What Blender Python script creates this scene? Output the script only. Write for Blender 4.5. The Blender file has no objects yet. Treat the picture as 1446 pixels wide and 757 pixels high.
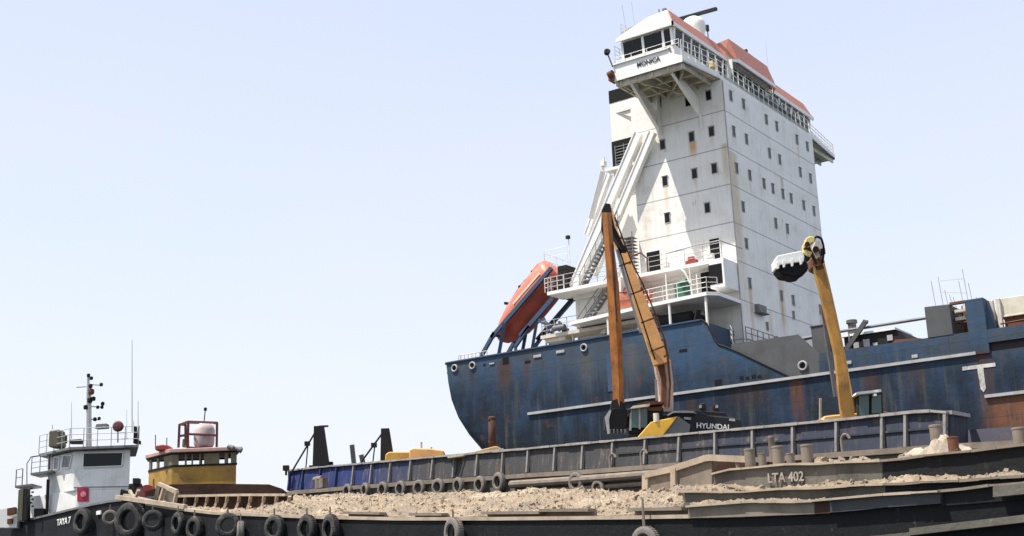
import bpy, bmesh, math, random
from mathutils import Vector, Matrix, noise
random.seed(7)
sc = bpy.context.scene
C = sc.collection
# ------------------------------------------------------------------ camera
RGT = Vector((0.81258052, 0.58170103, -0.03656255))
DWN = Vector((-0.17354407, 0.18158495, -0.96794078))
FWD = Vector((-0.55641294, 0.79287504, 0.24850315))
CAM = Vector((38.10, -81.85, 2.0))
FPX, PX0, PY0 = 1840.95, 723.0, 378.5
cd = bpy.data.cameras.new('camera'); cam = bpy.data.objects.new('camera', cd); C.objects.link(cam)
cd.sensor_width = 36.0; cd.lens = 36.0 * FPX / 1446.0; cd.clip_end = 9000; cd.clip_start = .3
mw = Matrix.Identity(4)
for i in range(3):
    mw[i][0] = RGT[i]; mw[i][1] = -DWN[i]; mw[i][2] = -FWD[i]; mw[i][3] = CAM[i]
cam.matrix_world = mw
sc.camera = cam
# ------------------------------------------------------------------ sky, sun, exposure
SUND = Vector((0.27, 0.37, -1.0)).normalized()          # direction the light travels
selev = math.asin(-SUND.z); saz = math.atan2(-SUND.x, -SUND.y)   # azimuth from +Y clockwise
w = bpy.data.worlds.new('World'); sc.world = w; w.use_nodes = True
nt = w.node_tree; bg = nt.nodes['Background']
sky = nt.nodes.new('ShaderNodeTexSky'); sky.sky_type = 'NISHITA'; sky.sun_disc = False
sky.sun_elevation = selev; sky.sun_rotation = saz; sky.air_density = 1.6; sky.dust_density = 3.0; sky.ozone_density = 2.2
# thin bright overcast veil over the blue: the sky texture blended with pale haze that thickens to the horizon
tcw = nt.nodes.new('ShaderNodeTexCoord'); sx = nt.nodes.new('ShaderNodeSeparateXYZ'); nt.links.new(tcw.outputs['Generated'], sx.inputs[0])
mr = nt.nodes.new('ShaderNodeMapRange'); nt.links.new(sx.outputs['Z'], mr.inputs[0]); mr.inputs[1].default_value = 0.0; mr.inputs[2].default_value = 0.55
m1 = nt.nodes.new('ShaderNodeMix'); m1.data_type = 'RGBA'; nt.links.new(mr.outputs[0], m1.inputs[0])
m1.inputs[6].default_value = (4.45, 4.52, 4.85, 1); m1.inputs[7].default_value = (3.1, 3.42, 4.35, 1)
m2 = nt.nodes.new('ShaderNodeMix'); m2.data_type = 'RGBA'; nz = nt.nodes.new('ShaderNodeTexNoise'); nz.inputs['Scale'].default_value = 2.2; nz.inputs['Detail'].default_value = 4; mpp = nt.nodes.new('ShaderNodeMapping'); mpp.inputs['Scale'].default_value = (1, 1, 3.5); nt.links.new(tcw.outputs['Generated'], mpp.inputs[0]); nt.links.new(mpp.outputs[0], nz.inputs['Vector'])
mr2 = nt.nodes.new('ShaderNodeMapRange'); nt.links.new(nz.outputs[0], mr2.inputs[0]); mr2.inputs[1].default_value = .3; mr2.inputs[2].default_value = .7; mr2.inputs[3].default_value = .74; mr2.inputs[4].default_value = .88; nt.links.new(mr2.outputs[0], m2.inputs[0])
nt.links.new(sky.outputs[0], m2.inputs[6]); nt.links.new(m1.outputs[2], m2.inputs[7]); nt.links.new(m2.outputs[2], bg.inputs[0]); bg.inputs[1].default_value = 0.14
sd = bpy.data.lights.new('sun', 'SUN'); so = bpy.data.objects.new('sun', sd); C.objects.link(so)
sd.energy = 4.6; sd.angle = math.radians(.53); sd.color = (1, .94, .85)
so.rotation_euler = SUND.to_track_quat('-Z', 'Y').to_euler(); so.location = (0, 0, 90)
sc.view_settings.view_transform = 'Standard'; sc.view_settings.look = 'None'; sc.view_settings.gamma = 1
sc.view_settings.exposure = 0.70
sc.render.resolution_x = 1024; sc.render.resolution_y = 536
# ------------------------------------------------------------------ helpers: placing
def at(px, py, D): return CAM + D * (FWD + RGT * ((px - PX0) / FPX) + DWN * ((py - PY0) / FPX))
def hit(px, py, o, n):
    r = FWD + RGT * ((px - PX0) / FPX) + DWN * ((py - PY0) / FPX)
    return CAM + r * ((o - CAM).dot(n) / r.dot(n))
UP = Vector((0, 0, 1)); V = Vector
HR = V((RGT.x, RGT.y, 0)).normalized(); HF = V((-HR.y, HR.x, 0))
# ------------------------------------------------------------------ helpers: objects
def thing(name, label, cat, loc=(0, 0, 0), group=None):
    o = bpy.data.objects.new(name, None); C.objects.link(o); o.location = loc; o.empty_display_size = .2
    o['label'] = label; o['category'] = cat
    if group: o['group'] = group
    return o
def tag(o, label, cat, group=None, kind=None):
    o['label'] = label; o['category'] = cat
    if group: o['group'] = group
    if kind: o['kind'] = kind
    return o
def woff(o):
    v = V((0, 0, 0))
    while o is not None: v += o.location; o = o.parent
    return v
class MB:
    def __init__(s): s.v = []; s.f = []; s.m = []
    def add(s, vs, fs, mi=0):
        b = len(s.v); s.v += [V(x) for x in vs]; s.f += [tuple(b + i for i in f) for f in fs]; s.m += [mi] * len(fs); return s
    def hexa(s, p, mi=0):   # p: 8 points, bottom 4 then top 4
        return s.add(p, [(0, 3, 2, 1), (4, 5, 6, 7), (0, 1, 5, 4), (1, 2, 6, 5), (2, 3, 7, 6), (3, 0, 4, 7)], mi)
    def box(s, lo, hi, mi=0):
        x0, y0, z0 = lo; x1, y1, z1 = hi
        return s.hexa([(x0, y0, z0), (x1, y0, z0), (x1, y1, z0), (x0, y1, z0), (x0, y0, z1), (x1, y0, z1), (x1, y1, z1), (x0, y1, z1)], mi)
    def obox(s, c, ax, ay, az, mi=0):   # centre and three half-axis vectors
        c, ax, ay, az = V(c), V(ax), V(ay), V(az)
        return s.hexa([c-ax-ay-az, c+ax-ay-az, c+ax+ay-az, c-ax+ay-az, c-ax-ay+az, c+ax-ay+az, c+ax+ay+az, c-ax+ay+az], mi)
    def bar(s, p, q, a, b=None, side=None, mi=0):   # rectangular bar, half sizes a (along side) and b
        p, q = V(p), V(q); d = (q - p).normalized(); b = b or a
        sd_ = V(side) if side is not None else (UP if abs(d.z) < .9 else HR)
        n1 = (sd_ - d * sd_.dot(d)).normalized(); n2 = d.cross(n1)
        return s.obox((p + q) / 2, (q - p) / 2, n1 * a, n2 * b, mi)
    def tube(s, p, q, r, r2=None, n=8, mi=0):
        p, q = V(p), V(q); r2 = r if r2 is None else r2; d = (q - p).normalized()
        n1 = d.orthogonal().normalized(); n2 = d.cross(n1); vs = []
        for c, rr in ((p, r), (q, r2)):
            for k in range(n):
                a = 2 * math.pi * k / n; vs.append(c + (n1 * math.cos(a) + n2 * math.sin(a)) * rr)
        fs = [(k, (k + 1) % n, n + (k + 1) % n, n + k) for k in range(n)] + [tuple(range(n))[::-1], tuple(range(n, 2 * n))]
        return s.add(vs, fs, mi)
    def path(s, pts, r, n=6, mi=0):
        for a, b in zip(pts[:-1], pts[1:]): s.tube(a, b, r, n=n, mi=mi)
        return s
    def prism(s, poly, ext, mi=0):   # polygon of points extruded by vector
        ext = V(ext); k = len(poly); a = [V(p) for p in poly]; b = [p + ext for p in a]
        fs = [tuple(range(k))[::-1], tuple(range(k, 2 * k))] + [(i, (i + 1) % k, k + (i + 1) % k, k + i) for i in range(k)]
        return s.add(a + b, fs, mi)
    def strip(s, A, B, mi=0):
        n = len(A); return s.add(list(A) + list(B), [(i, i + 1, n + i + 1, n + i) for i in range(n - 1)], mi)
    def lathe(s, c, axis, prof, n=24, mi=0, ref=None):
        c, d = V(c), V(axis).normalized(); n1 = (V(ref) if ref is not None else d.orthogonal()).normalized(); n2 = d.cross(n1); vs = []; k = len(prof)
        for j in range(n):
            a = 2 * math.pi * j / n; e = n1 * math.cos(a) + n2 * math.sin(a)
            for (r, h) in prof: vs.append(c + e * r + d * h)
        fs = [(j * k + i, ((j + 1) % n) * k + i, ((j + 1) % n) * k + i + 1, j * k + i + 1) for j in range(n) for i in range(k - 1)]
        return s.add(vs, fs, mi)
    def build(s, name, mats, parent=None, smooth=False, bevel=0, label=None):
        off = woff(parent)
        me = bpy.data.meshes.new(name); me.from_pydata([v - off for v in s.v], [], s.f)
        if not isinstance(mats, (list, tuple)): mats = [mats]
        for m in mats: me.materials.append(m)
        for p, mi in zip(me.polygons, s.m): p.material_index = mi
        bm = bmesh.new(); bm.from_mesh(me); bmesh.ops.remove_doubles(bm, verts=bm.verts, dist=1e-5) if smooth else None
        bmesh.ops.recalc_face_normals(bm, faces=bm.faces)
        bm.to_mesh(me); bm.free()
        if smooth:
            for p in me.polygons: p.use_smooth = True
        o = bpy.data.objects.new(name, me); C.objects.link(o); o.parent = parent
        if bevel:
            b = o.modifiers.new('b', 'BEVEL'); b.width = bevel; b.segments = 1; b.limit_method = 'ANGLE'
        if label: o['label'] = label
        return o
def ragged(mb, pts, a, b_, n_=12, j=.02, seed=1):
    rnd_ = random.Random(seed)
    for p, q in zip(pts[:-1], pts[1:]):
        k = max(1, int((q - p).length / .45)); last = p
        for i in range(1, k + 1):
            c = p + (q - p) * i / k + UP * (rnd_.uniform(-j, j) if i < k else 0); mb.bar(last, c, a * rnd_.uniform(.75, 1.25), b_ * rnd_.uniform(.85, 1.2)); last = c
def rail(mb, pts, h=1.05, n=3, sp=1.3, r=.025, up=UP):
    for a, b in zip(pts[:-1], pts[1:]):
        a, b = V(a), V(b); L = (b - a).length; k = max(1, round(L / sp))
        for i in range(k + 1):
            p = a + (b - a) * i / k; mb.tube(p, p + up * h, r, n=5)
        for j in range(n):
            z = up * (h * (j + 1) / n); mb.tube(a + z, b + z, r * .85, n=5)
    return mb
def smooth_angle(o, deg=40):
    for p in o.data.polygons: p.use_smooth = True
    o.data.set_sharp_from_angle(angle=math.radians(deg))
    return o
# ------------------------------------------------------------------ helpers: materials
class NG:
    def __init__(s, name):
        s.mat = bpy.data.materials.new(name); s.mat.use_nodes = True; s.t = s.mat.node_tree; s.b = s.t.nodes['Principled BSDF']
        tc = s.t.nodes.new('ShaderNodeTexCoord'); s.oc = tc.outputs['Object']
        g = s.t.nodes.new('ShaderNodeNewGeometry'); s.pos = g.outputs['Position']
    def n(s, t, **k):
        x = s.t.nodes.new(t)
        for a, b in k.items(): setattr(x, a, b)
        return x
    def L(s, a, b): s.t.links.new(a, b)
    def put(s, i, v):
        if hasattr(v, 'is_output') or isinstance(v, bpy.types.NodeSocket): s.L(v, i)
        else: i.default_value = v
    def math(s, op, a, b=0.0, clamp=False):
        x = s.n('ShaderNodeMath', operation=op); x.use_clamp = clamp; s.put(x.inputs[0], a); s.put(x.inputs[1], b); return x.outputs[0]
    def map(s, sc_, src=None):
        x = s.n('ShaderNodeMapping'); s.L(src or s.pos, x.inputs[0]); x.inputs['Scale'].default_value = sc_; return x.outputs[0]
    def noise(s, scale, sc_=(1, 1, 1), det=5, rough=.6, src=None):
        x = s.n('ShaderNodeTexNoise'); s.L(s.map(sc_, src), x.inputs['Vector']); x.inputs['Scale'].default_value = scale
        x.inputs['Detail'].default_value = det; x.inputs['Roughness'].default_value = rough; return x.outputs[0]
    def ramp(s, f, a, b):
        x = s.n('ShaderNodeMapRange'); x.interpolation_type = 'SMOOTHSTEP'; s.put(x.inputs[0], f); x.inputs[1].default_value = a; x.inputs[2].default_value = b; return x.outputs[0]
    def mix(s, f, a, b):
        x = s.n('ShaderNodeMix', data_type='RGBA'); s.put(x.inputs[0], f)
        s.put(x.inputs[6], a if not isinstance(a, tuple) else (*a[:3], 1)); s.put(x.inputs[7], b if not isinstance(b, tuple) else (*b[:3], 1)); return x.outputs[2]
    def xyz(s):
        x = s.n('ShaderNodeSeparateXYZ'); s.L(s.pos, x.inputs[0]); return x.outputs
    def bump(s, h, st=.3, d=.02):
        x = s.n('ShaderNodeBump'); x.inputs['Strength'].default_value = st; x.inputs['Distance'].default_value = d; s.L(h, x.inputs['Height']); s.L(x.outputs[0], s.b.inputs['Normal'])
    def fin(s, col, rough=.6, metal=0, spec=None):
        s.put(s.b.inputs['Base Color'], col if not isinstance(col, tuple) else (*col[:3], 1)); s.put(s.b.inputs['Roughness'], rough); s.b.inputs['Metallic'].default_value = metal
        if spec is not None: s.b.inputs['Specular IOR Level'].default_value = spec
        return s.mat
def stain(g, col, coord, z, c, wd, ztop, zlen, colr, amt, seedscale=9.0):
    """a rust run: centre c, half width wd, starting at ztop and fading over zlen"""
    nz = g.noise(seedscale, (1.6, 1.6, .12), 4, .7)
    d = g.math('ABSOLUTE', g.math('SUBTRACT', coord, c))
    m = g.math('SUBTRACT', 1.0, g.ramp(d, wd * .25, wd))
    top = g.math('SUBTRACT', 1.0, g.ramp(z, ztop - .08, ztop + .08)); bot = g.ramp(z, ztop - zlen, ztop - zlen * .15)
    f = g.math('MULTIPLY', g.math('MULTIPLY', m, top), bot); f = g.math('MULTIPLY', f, g.ramp(nz, .2, .52)); f = g.math('MULTIPLY', f, amt, True)
    return g.mix(f, col, colr)
def paint(name, c, dirt=(.18, .11, .06), d=.35, rough=.5, sc_=1.0, streak=.35, bump=.15, var=.25):
    g = NG(name)
    big = g.noise(.8 * sc_, det=6); fine = g.noise(14 * sc_, det=6, rough=.7); st = g.noise(5 * sc_, (1.5, 1.5, .13), 5, .65)
    dark = tuple(x * (1 - var) for x in c)
    col = g.mix(g.ramp(big, .3, .7), c, dark)
    col = g.mix(g.math('MULTIPLY', g.ramp(st, .52, .78), streak), col, dirt)
    col = g.mix(g.math('MULTIPLY', g.ramp(g.math('MULTIPLY', fine, g.math('ADD', big, .35)), .47, .58), d), col, dirt)
    g.bump(fine, bump, .01)
    return g.fin(col, g.math('ADD', g.math('MULTIPLY', fine, .3), rough - .15))
def plain(name, c, rough=.5, metal=0, bump=0, spec=None):
    g = NG(name)
    f = g.noise(20, det=4); col = g.mix(f, tuple(x * .82 for x in c), tuple(min(1, x * 1.12) for x in c))
    if bump: g.bump(f, bump, .01)
    return g.fin(col, rough, metal, spec)
M = {}
M['white'] = paint('weathered white paint', (.78, .755, .70), (.36, .24, .13), .35, .5, streak=.22, var=.06)
M['white_clean'] = paint('white paint', (.80, .785, .75), (.42, .35, .25), .35, .45, streak=.12, var=.05)
M['cream'] = paint('cream paint', (.68, .62, .50), (.35, .2, .1), .5, .55)
M['red_roof'] = paint('salmon red roof paint', (.56, .19, .12), (.66, .47, .40), .75, .65, 2.2, streak=.45, var=.3)
M['lb_shade'] = paint('shaded orange gelcoat', (.34, .055, .03), (.16, .04, .03), .6, .5)
M['orange'] = paint('faded orange gelcoat', (.56, .15, .085), (.72, .42, .34), .9, .45, streak=.15, var=.15)
M['cradle'] = paint('dark blue steel', (.03, .065, .13), (.1, .06, .04), .5, .5)
M['rust'] = paint('rust', (.16, .06, .028), (.05, .025, .016), .6, .85, 2.0, bump=.4)
M['rust_dark'] = paint('dark rusty steel', (.04, .03, .035), (.10, .04, .02), .5, .8)
M['dark'] = paint('dark steel', (.016, .016, .018), (.05, .035, .025), .5, .65, 2)
M['dark'].node_tree.nodes['Principled BSDF'].inputs['Specular IOR Level'].default_value = .2
M['black'] = plain('black paint', (.008, .008, .009), .55, spec=.15)
M['glass'] = plain('dark window glass', (.008, .013, .016), .12, spec=.22)
M['grey'] = paint('grey steel', (.17, .17, .175), (.09, .05, .03), .5, .6)
M['ltgrey'] = paint('light grey steel', (.42, .41, .40), (.25, .16, .1), .5, .6)
M['yellow'] = paint('excavator yellow', (.80, .41, .14), (.40, .15, .06), .5, .5, 2.2, streak=.35, bump=.25, var=.22)
M['orange_y'] = paint('aged orange yellow', (.46, .225, .035), (.13, .05, .02), .8, .55, 2.2, streak=.55, bump=.25, var=.3)
M['brown_y'] = paint('rusty orange arm', (.46, .165, .03), (.09, .026, .013), .85, .6, 1.8, streak=.85, bump=.3, var=.35)
M['hood_y'] = paint('bright yellow plate', (.80, .44, .04), (.30, .14, .04), .9, .5, 3, var=.1)
M['cabin_y'] = paint('cabin yellow', (.40, .235, .035), (.12, .07, .03), .8, .6, 1.6, streak=.6, var=.25)
M['rubber'] = paint('dusty rubber', (.018, .018, .018), (.22, .20, .17), .85, .85, 3, streak=.4, bump=.4)
M['rubber_dusty'] = paint('sand covered rubber', (.15, .135, .12), (.42, .35, .27), .8, .9, 3, streak=.5, bump=.4)
M['dusty'] = paint('sandy steel', (.22, .18, .14), (.08, .06, .045), .6, .85, 2.5, bump=.4)
M['sandwood'] = paint('sand crusted beam', (.42, .34, .25), (.17, .12, .08), .5, .9, 2.5, bump=.4)
M['galv'] = plain('galvanised metal', (.45, .45, .45), .4, .6)
M['red'] = paint('red paint', (.30, .035, .03), (.1, .03, .02), .3, .5)
M['letter_w'] = plain('white lettering paint', (.75, .75, .72), .6)
M['letter_b'] = plain('black lettering paint', (.03, .03, .035), .6)
M['tugwhite'] = paint('tug white paint', (.76, .75, .72), (.42, .36, .28), .5, .5, streak=.4, var=.1)
M['hood_y2'] = paint('machine yellow', (.66, .36, .06), (.3, .15, .05), .5, .5, 2)
M['tan'] = paint('tan plate', (.50, .31, .12), (.3, .18, .09), .5, .7, 2)
M['cabglass2'] = plain('pale window glass', (.14, .15, .17), .12)
M['redboard'] = plain('crimson board', (.42, .012, .05), .5)
M['pale_red'] = plain('pale red', (.62, .25, .27), .5)
M['olive'] = paint('olive paint', (.12, .11, .07), (.25, .2, .12), .5, .7, 3)
M['olive2'] = paint('dark olive window frames', (.17, .15, .085), (.14, .09, .05), .4, .6, 2)
M['maroon'] = plain('maroon paint', (.12, .03, .03), .5)
M['pinkroof'] = paint('faded pink roof', (.48, .31, .26), (.35, .2, .15), .5, .7, 2)
M['cagered'] = paint('dull red frame', (.20, .06, .05), (.12, .08, .07), .5, .6, 2)
M['pale_pink'] = paint('pale pink tank', (.60, .50, .49), (.35, .25, .22), .5, .7, 2)
M['redbin'] = plain('orange red bin', (.36, .05, .02), .6)
M['marker'] = paint('worn white marking', (.60, .58, .54), (.07, .06, .07), .95, .6, 3.5, streak=.9)
M['railtop'] = paint('worn rail top', (.33, .31, .29), (.14, .09, .06), .7, .75, 3, streak=.5, bump=.4)
M['rust_deep'] = paint('deep brown rust', (.075, .028, .015), (.03, .015, .01), .6, .85, 2, bump=.4)
M['cream_y0'] = plain('pale yellow lens', (.62, .50, .24), .5)
M['oldletter'] = paint('worn lettering', (.34, .30, .25), (.14, .12, .10), .9, .8, 6)
M['midgrey'] = paint('dull slate grey steel', (.075, .078, .082), (.06, .04, .03), .6, .7, 1.2, streak=.5, var=.25)
M['winframe'] = paint('window frame paint', (.45, .42, .37), (.25, .13, .06), .7, .6, 3, streak=.5)
M['railgrime'] = paint('grimy rail paint', (.20, .19, .185), (.09, .06, .045), .7, .75, 3, streak=.5, bump=.4)
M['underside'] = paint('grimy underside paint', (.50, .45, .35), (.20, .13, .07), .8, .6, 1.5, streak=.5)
def hull_mat():
    g = NG('blue hull paint'); x, y, z = g.xyz()
    big = g.noise(.35, (1, 1, .6), 5); st = g.noise(2.2, (1.2, 1.2, .09), 6, .65); fine = g.noise(8, det=7, rough=.7); bl = g.noise(1.4, (1, 1, 1.6), 4)
    col = g.mix(g.ramp(big, .35, .66), (.025, .066, .132), (.044, .058, .075))
    col = g.mix(g.ramp(g.noise(.9, (1, 1, .5), 3), .55, .8), col, (.028, .078, .172))
    # colour darkens towards the bottom, with a ragged upper edge
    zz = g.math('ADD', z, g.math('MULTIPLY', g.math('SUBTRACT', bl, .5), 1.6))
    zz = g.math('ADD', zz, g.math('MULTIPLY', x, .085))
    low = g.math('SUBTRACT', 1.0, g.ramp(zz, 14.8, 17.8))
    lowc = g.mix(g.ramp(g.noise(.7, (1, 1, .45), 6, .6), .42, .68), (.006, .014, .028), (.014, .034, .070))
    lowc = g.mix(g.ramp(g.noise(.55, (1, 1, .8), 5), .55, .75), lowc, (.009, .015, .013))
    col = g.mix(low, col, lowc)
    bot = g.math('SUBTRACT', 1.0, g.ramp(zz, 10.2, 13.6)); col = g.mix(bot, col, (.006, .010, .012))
    col = g.mix(g.math('MULTIPLY', g.ramp(st, .50, .72), .6), col, (.070, .072, .070))
    col = g.mix(g.math('MULTIPLY', g.ramp(fine, .62, .74), .30), col, (.13, .13, .125))
    R = (.060, .026, .014); R2 = (.11, .042, .02)
    for c, wd, zt, zl, cc, a in ((-17.0, .9, 19.3, 3.4, R, .8), (5.6, .65, 15.0, 4.2, R2, .8), (10.4, .8, 14.8, 2.6, R, .6), (-15, .3, 19.2, 3, R, .6), (-20.0, .35, 19.0, 2.5, (.03, .03, .03), .8), (-6.2, .8, 19.0, 4.5, (.09, .085, .075), .6), (-9.9, .9, 19.0, 4.0, (.08, .075, .07), .65), (-1.9, .5, 14.7, 4, R, .5), (18.6, 2.3, 12.6, 6, (.15, .065, .032), 1.0), (17.2, .8, 15.2, 4, R, .8), (13.2, 1.0, 14.9, 2.5, R, .45), (2.3, 2.0, 15.0, 2.0, R, .4)):
        col = stain(g, col, x, z, c, wd, zt, zl, cc, a, 5.0)
    def seam(c, per, w_):
        f_ = g.math('FRACT', g.math('DIVIDE', g.math('ADD', c, 60.0), per)); d_ = g.math('MINIMUM', f_, g.math('SUBTRACT', 1.0, f_)); return g.math('SUBTRACT', 1.0, g.ramp(d_, w_ * .3, w_))
    sm = g.math('MAXIMUM', seam(z, 2.3, .012), seam(x, 5.8, .006))
    col = g.mix(g.math('MULTIPLY', sm, .45), col, (.012, .016, .022))
    sc2 = g.noise(3.2, (.25, .25, 3.0), 7, .75); col = g.mix(g.math('MULTIPLY', g.ramp(sc2, .64, .70), .45), col, (.13, .14, .15))
    rs = g.noise(11, (1, 1, .5), 8, .8); col = g.mix(g.math('MULTIPLY', g.ramp(g.math('MULTIPLY', rs, g.noise(.8, det=3)), .345, .375), .8), col, (.09, .04, .022))
    fr_ = g.math('SINE', g.math('MULTIPLY', x, 8.2)); dent = g.math('MULTIPLY', g.math('MULTIPLY', fr_, g.noise(.5, det=2)), .9)
    g.bump(g.math('ADD', g.math('ADD', fine, dent), g.math('MULTIPLY', g.noise(.9, det=3), 3.0)), .40, .035)
    return g.fin(col, g.math('ADD', .45, g.math('MULTIPLY', st, .3)), 0, .25)
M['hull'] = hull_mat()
def house_mat():
    g = NG('white deckhouse paint'); x, y, z = g.xyz()
    fine = g.noise(10, det=6, rough=.7); st = g.noise(3.0, (1.3, 1.3, .08), 6, .7); big = g.noise(.5)
    col = g.mix(g.ramp(big, .3, .7), (.80, .78, .735), (.72, .70, .66))
    col = g.mix(g.math('MULTIPLY', g.ramp(st, .50, .74), .5), col, (.50, .42, .30))
    st2 = g.noise(6.5, (1.5, 1.5, .07), 7, .75); col = g.mix(g.math('MULTIPLY', g.ramp(g.math('MULTIPLY', st2, g.noise(.9, det=3)), .34, .42), .6), col, (.40, .24, .11))
    col = g.mix(g.math('MULTIPLY', g.ramp(g.math('MULTIPLY', fine, big), .31, .39), .5), col, (.40, .26, .13))
    B1 = (.50, .38, .20); B2 = (.42, .21, .07)
    front = g.ramp(x, -.06, -.02); sidem = g.math('SUBTRACT', 1.0, front)
    yy = g.math('ADD', y, g.math('MULTIPLY', sidem, 50)); xx = g.math('ADD', x, g.math('MULTIPLY', front, 50))
    for c, wd, zt, zl, cc, a in ((.55, 1.3, 33, 15, B1, .75), (1.8, .45, 23, 5, B2, .6), (7.3, .8, 24.6, 6.5, B1, .6), (7.2, .25, 23.0, 3, B2, .8), (9.3, .35, 33.2, 1.7, B2, .7), (13.2, .3, 36.8, 1.8, B1, .6), (14.6, .5, 23.4, 4, B1, .6), (9.3, .3, 28.6, 1.0, B1, .5), (3.4, .25, 31.4, 1.2, B1, .5), (7.4, .2, 34.2, 1.2, B1, .4), (16.2, .5, 30, 9, B1, .4), (4.9, .5, 22, 5, B1, .4)):
        col = stain(g, col, yy, z, c, wd, zt, zl, cc, a, 7.0)
    for c, wd, zt, zl, cc, a in ((-2.75, .45, 34.25, 1.7, (.55, .30, .11), .95), (-.25, .4, 33.5, 4.5, B1, .7), (-1.2, .2, 34.2, 1.0, B1, .35), (-2.77, .3, 31.4, .8, B1, .4), (-5.2, .3, 31.3, 2.5, B1, .45), (-5.25, .3, 28.5, 2.0, B1, .4), (-7.0, .6, 30, 6, B1, .25)):
        col = stain(g, col, xx, z, c, wd, zt, zl, cc, a, 7.0)
    # welded deck seams every storey
    fz = g.math('FRACT', g.math('DIVIDE', g.math('ADD', g.math('SUBTRACT', z, 21.80), 28.0), 2.815))
    d = g.math('MINIMUM', fz, g.math('SUBTRACT', 1.0, fz)); ln = g.math('SUBTRACT', 1.0, g.ramp(d, .006, .022))
    col = g.mix(g.math('MULTIPLY', ln, .75), col, (.20, .18, .16))
    # plate seams
    fy = g.math('FRACT', g.math('DIVIDE', g.math('ADD', g.math('ADD', x, y), 40), 2.05)); dy = g.math('MINIMUM', fy, g.math('SUBTRACT', 1.0, fy))
    col = g.mix(g.math('MULTIPLY', g.math('SUBTRACT', 1.0, g.ramp(dy, .004, .02)), .12), col, (.3, .28, .25))
    h = g.math('ADD', g.noise(1.1, (1, 1, 1), 2), g.math('MULTIPLY', fine, .1)); g.bump(h, .6, .07)
    return g.fin(col, .5)
M['house'] = house_mat()
def coam_mat():
    g = NG('barge coaming paint'); x, y, z = g.xyz()
    fine = g.noise(9, det=6, rough=.7); big = g.noise(.5, det=4); st = g.noise(4, (1.3, 1.3, .15), 5)
    xx = g.math('ADD', x, g.math('MULTIPLY', g.math('SUBTRACT', big, .5), 9))
    f = g.ramp(xx, -7.5, -2.0)
    col = g.mix(f, (.018, .032, .125), (.048, .050, .054))
    col = g.mix(g.ramp(xx, 13, 19), col, (.034, .041, .062))
    col = g.mix(g.math('MULTIPLY', g.ramp(st, .48, .75), .55), col, (.12, .095, .075))
    col = g.mix(g.math('MULTIPLY', g.ramp(fine, .50, .68), .6), col, (.022, .020, .022))
    col = g.mix(g.math('MULTIPLY', g.ramp(g.math('MULTIPLY', fine, st), .30, .40), .7), col, (.17, .145, .12))
    g.bump(fine, .3, .02); return g.fin(col, .75, 0, .25)
M['coam'] = coam_mat()
def grime(name, base, spot, dust):
    g = NG(name); fine = g.noise(7, det=7, rough=.75); big = g.noise(.9, det=5); st = g.noise(5, (1.2, 1.2, .12), 6, .7)
    col = g.mix(g.ramp(big, .35, .7), base, tuple(b * .55 for b in base))
    col = g.mix(g.math('MULTIPLY', g.ramp(st, .55, .8), .7), col, spot)
    col = g.mix(g.math('MULTIPLY', g.ramp(g.math('MULTIPLY', fine, st), .33, .44), .6), col, dust)
    g.bump(g.math('ADD', fine, g.math('MULTIPLY', big, 2)), .5, .05); return g.fin(col, .75, 0, .25)
M['tar'] = grime('tarred black hull', (.006, .007, .009), (.018, .019, .019), (.10, .085, .07))
M['tar_tug'] = grime('tug black hull', (.010, .011, .014), (.025, .026, .028), (.10, .09, .08))
M['tier'] = grime('grimy grey coaming', (.13, .12, .10), (.04, .045, .037), (.36, .30, .235))
M['tier_top'] = grime('blotched coaming', (.17, .15, .125), (.06, .052, .045), (.42, .36, .28))
M['tier_dark'] = grime('dark coaming', (.012, .012, .013), (.03, .028, .026), (.12, .10, .085))
M['greypanel'] = grime('grey fender panel', (.065, .067, .072), (.035, .035, .038), (.16, .145, .13))
M['rust_wall'] = grime('rust brown bulwark', (.060, .028, .020), (.10, .04, .022), (.16, .09, .06))
def sand_mat():
    g = NG('sand and rubble'); a = g.noise(3.5, det=9, rough=.75); b = g.noise(.7, det=4); c = g.noise(22, det=5, rough=.8)
    v = g.n('ShaderNodeTexVoronoi'); g.L(g.pos, v.inputs[0]); v.inputs['Scale'].default_value = 5.5
    col = g.mix(g.ramp(a, .3, .7), (.25, .185, .12), (.45, .355, .25))
    col = g.mix(g.math('MULTIPLY', g.ramp(b, .42, .62), .8), col, (.25, .205, .155))
    e_ = g.noise(.35, (1, 1, 3), 5); col = g.mix(g.math('MULTIPLY', g.ramp(e_, .52, .68), .7), col, (.52, .43, .31))
    col = g.mix(g.math('MULTIPLY', g.ramp(c, .58, .75), .6), col, (.11, .075, .05))
    col = g.mix(g.math('MULTIPLY', g.ramp(c, .45, .25), .5), col, (.62, .52, .40))
    h = g.math('ADD', g.math('MULTIPLY', a, .7), g.math('ADD', g.math('MULTIPLY', v.outputs[0], .4), g.math('MULTIPLY', c, .25)))
    g.bump(h, 1.0, .16); return g.fin(col, .95)
M['sand'] = sand_mat()
def water_mat():
    g = NG('harbour water'); h = g.noise(.6, (1, 1, 1), 6, .6); g.bump(h, .5, .3); return g.fin((.02, .045, .05), .12)
M['water'] = water_mat()

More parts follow.
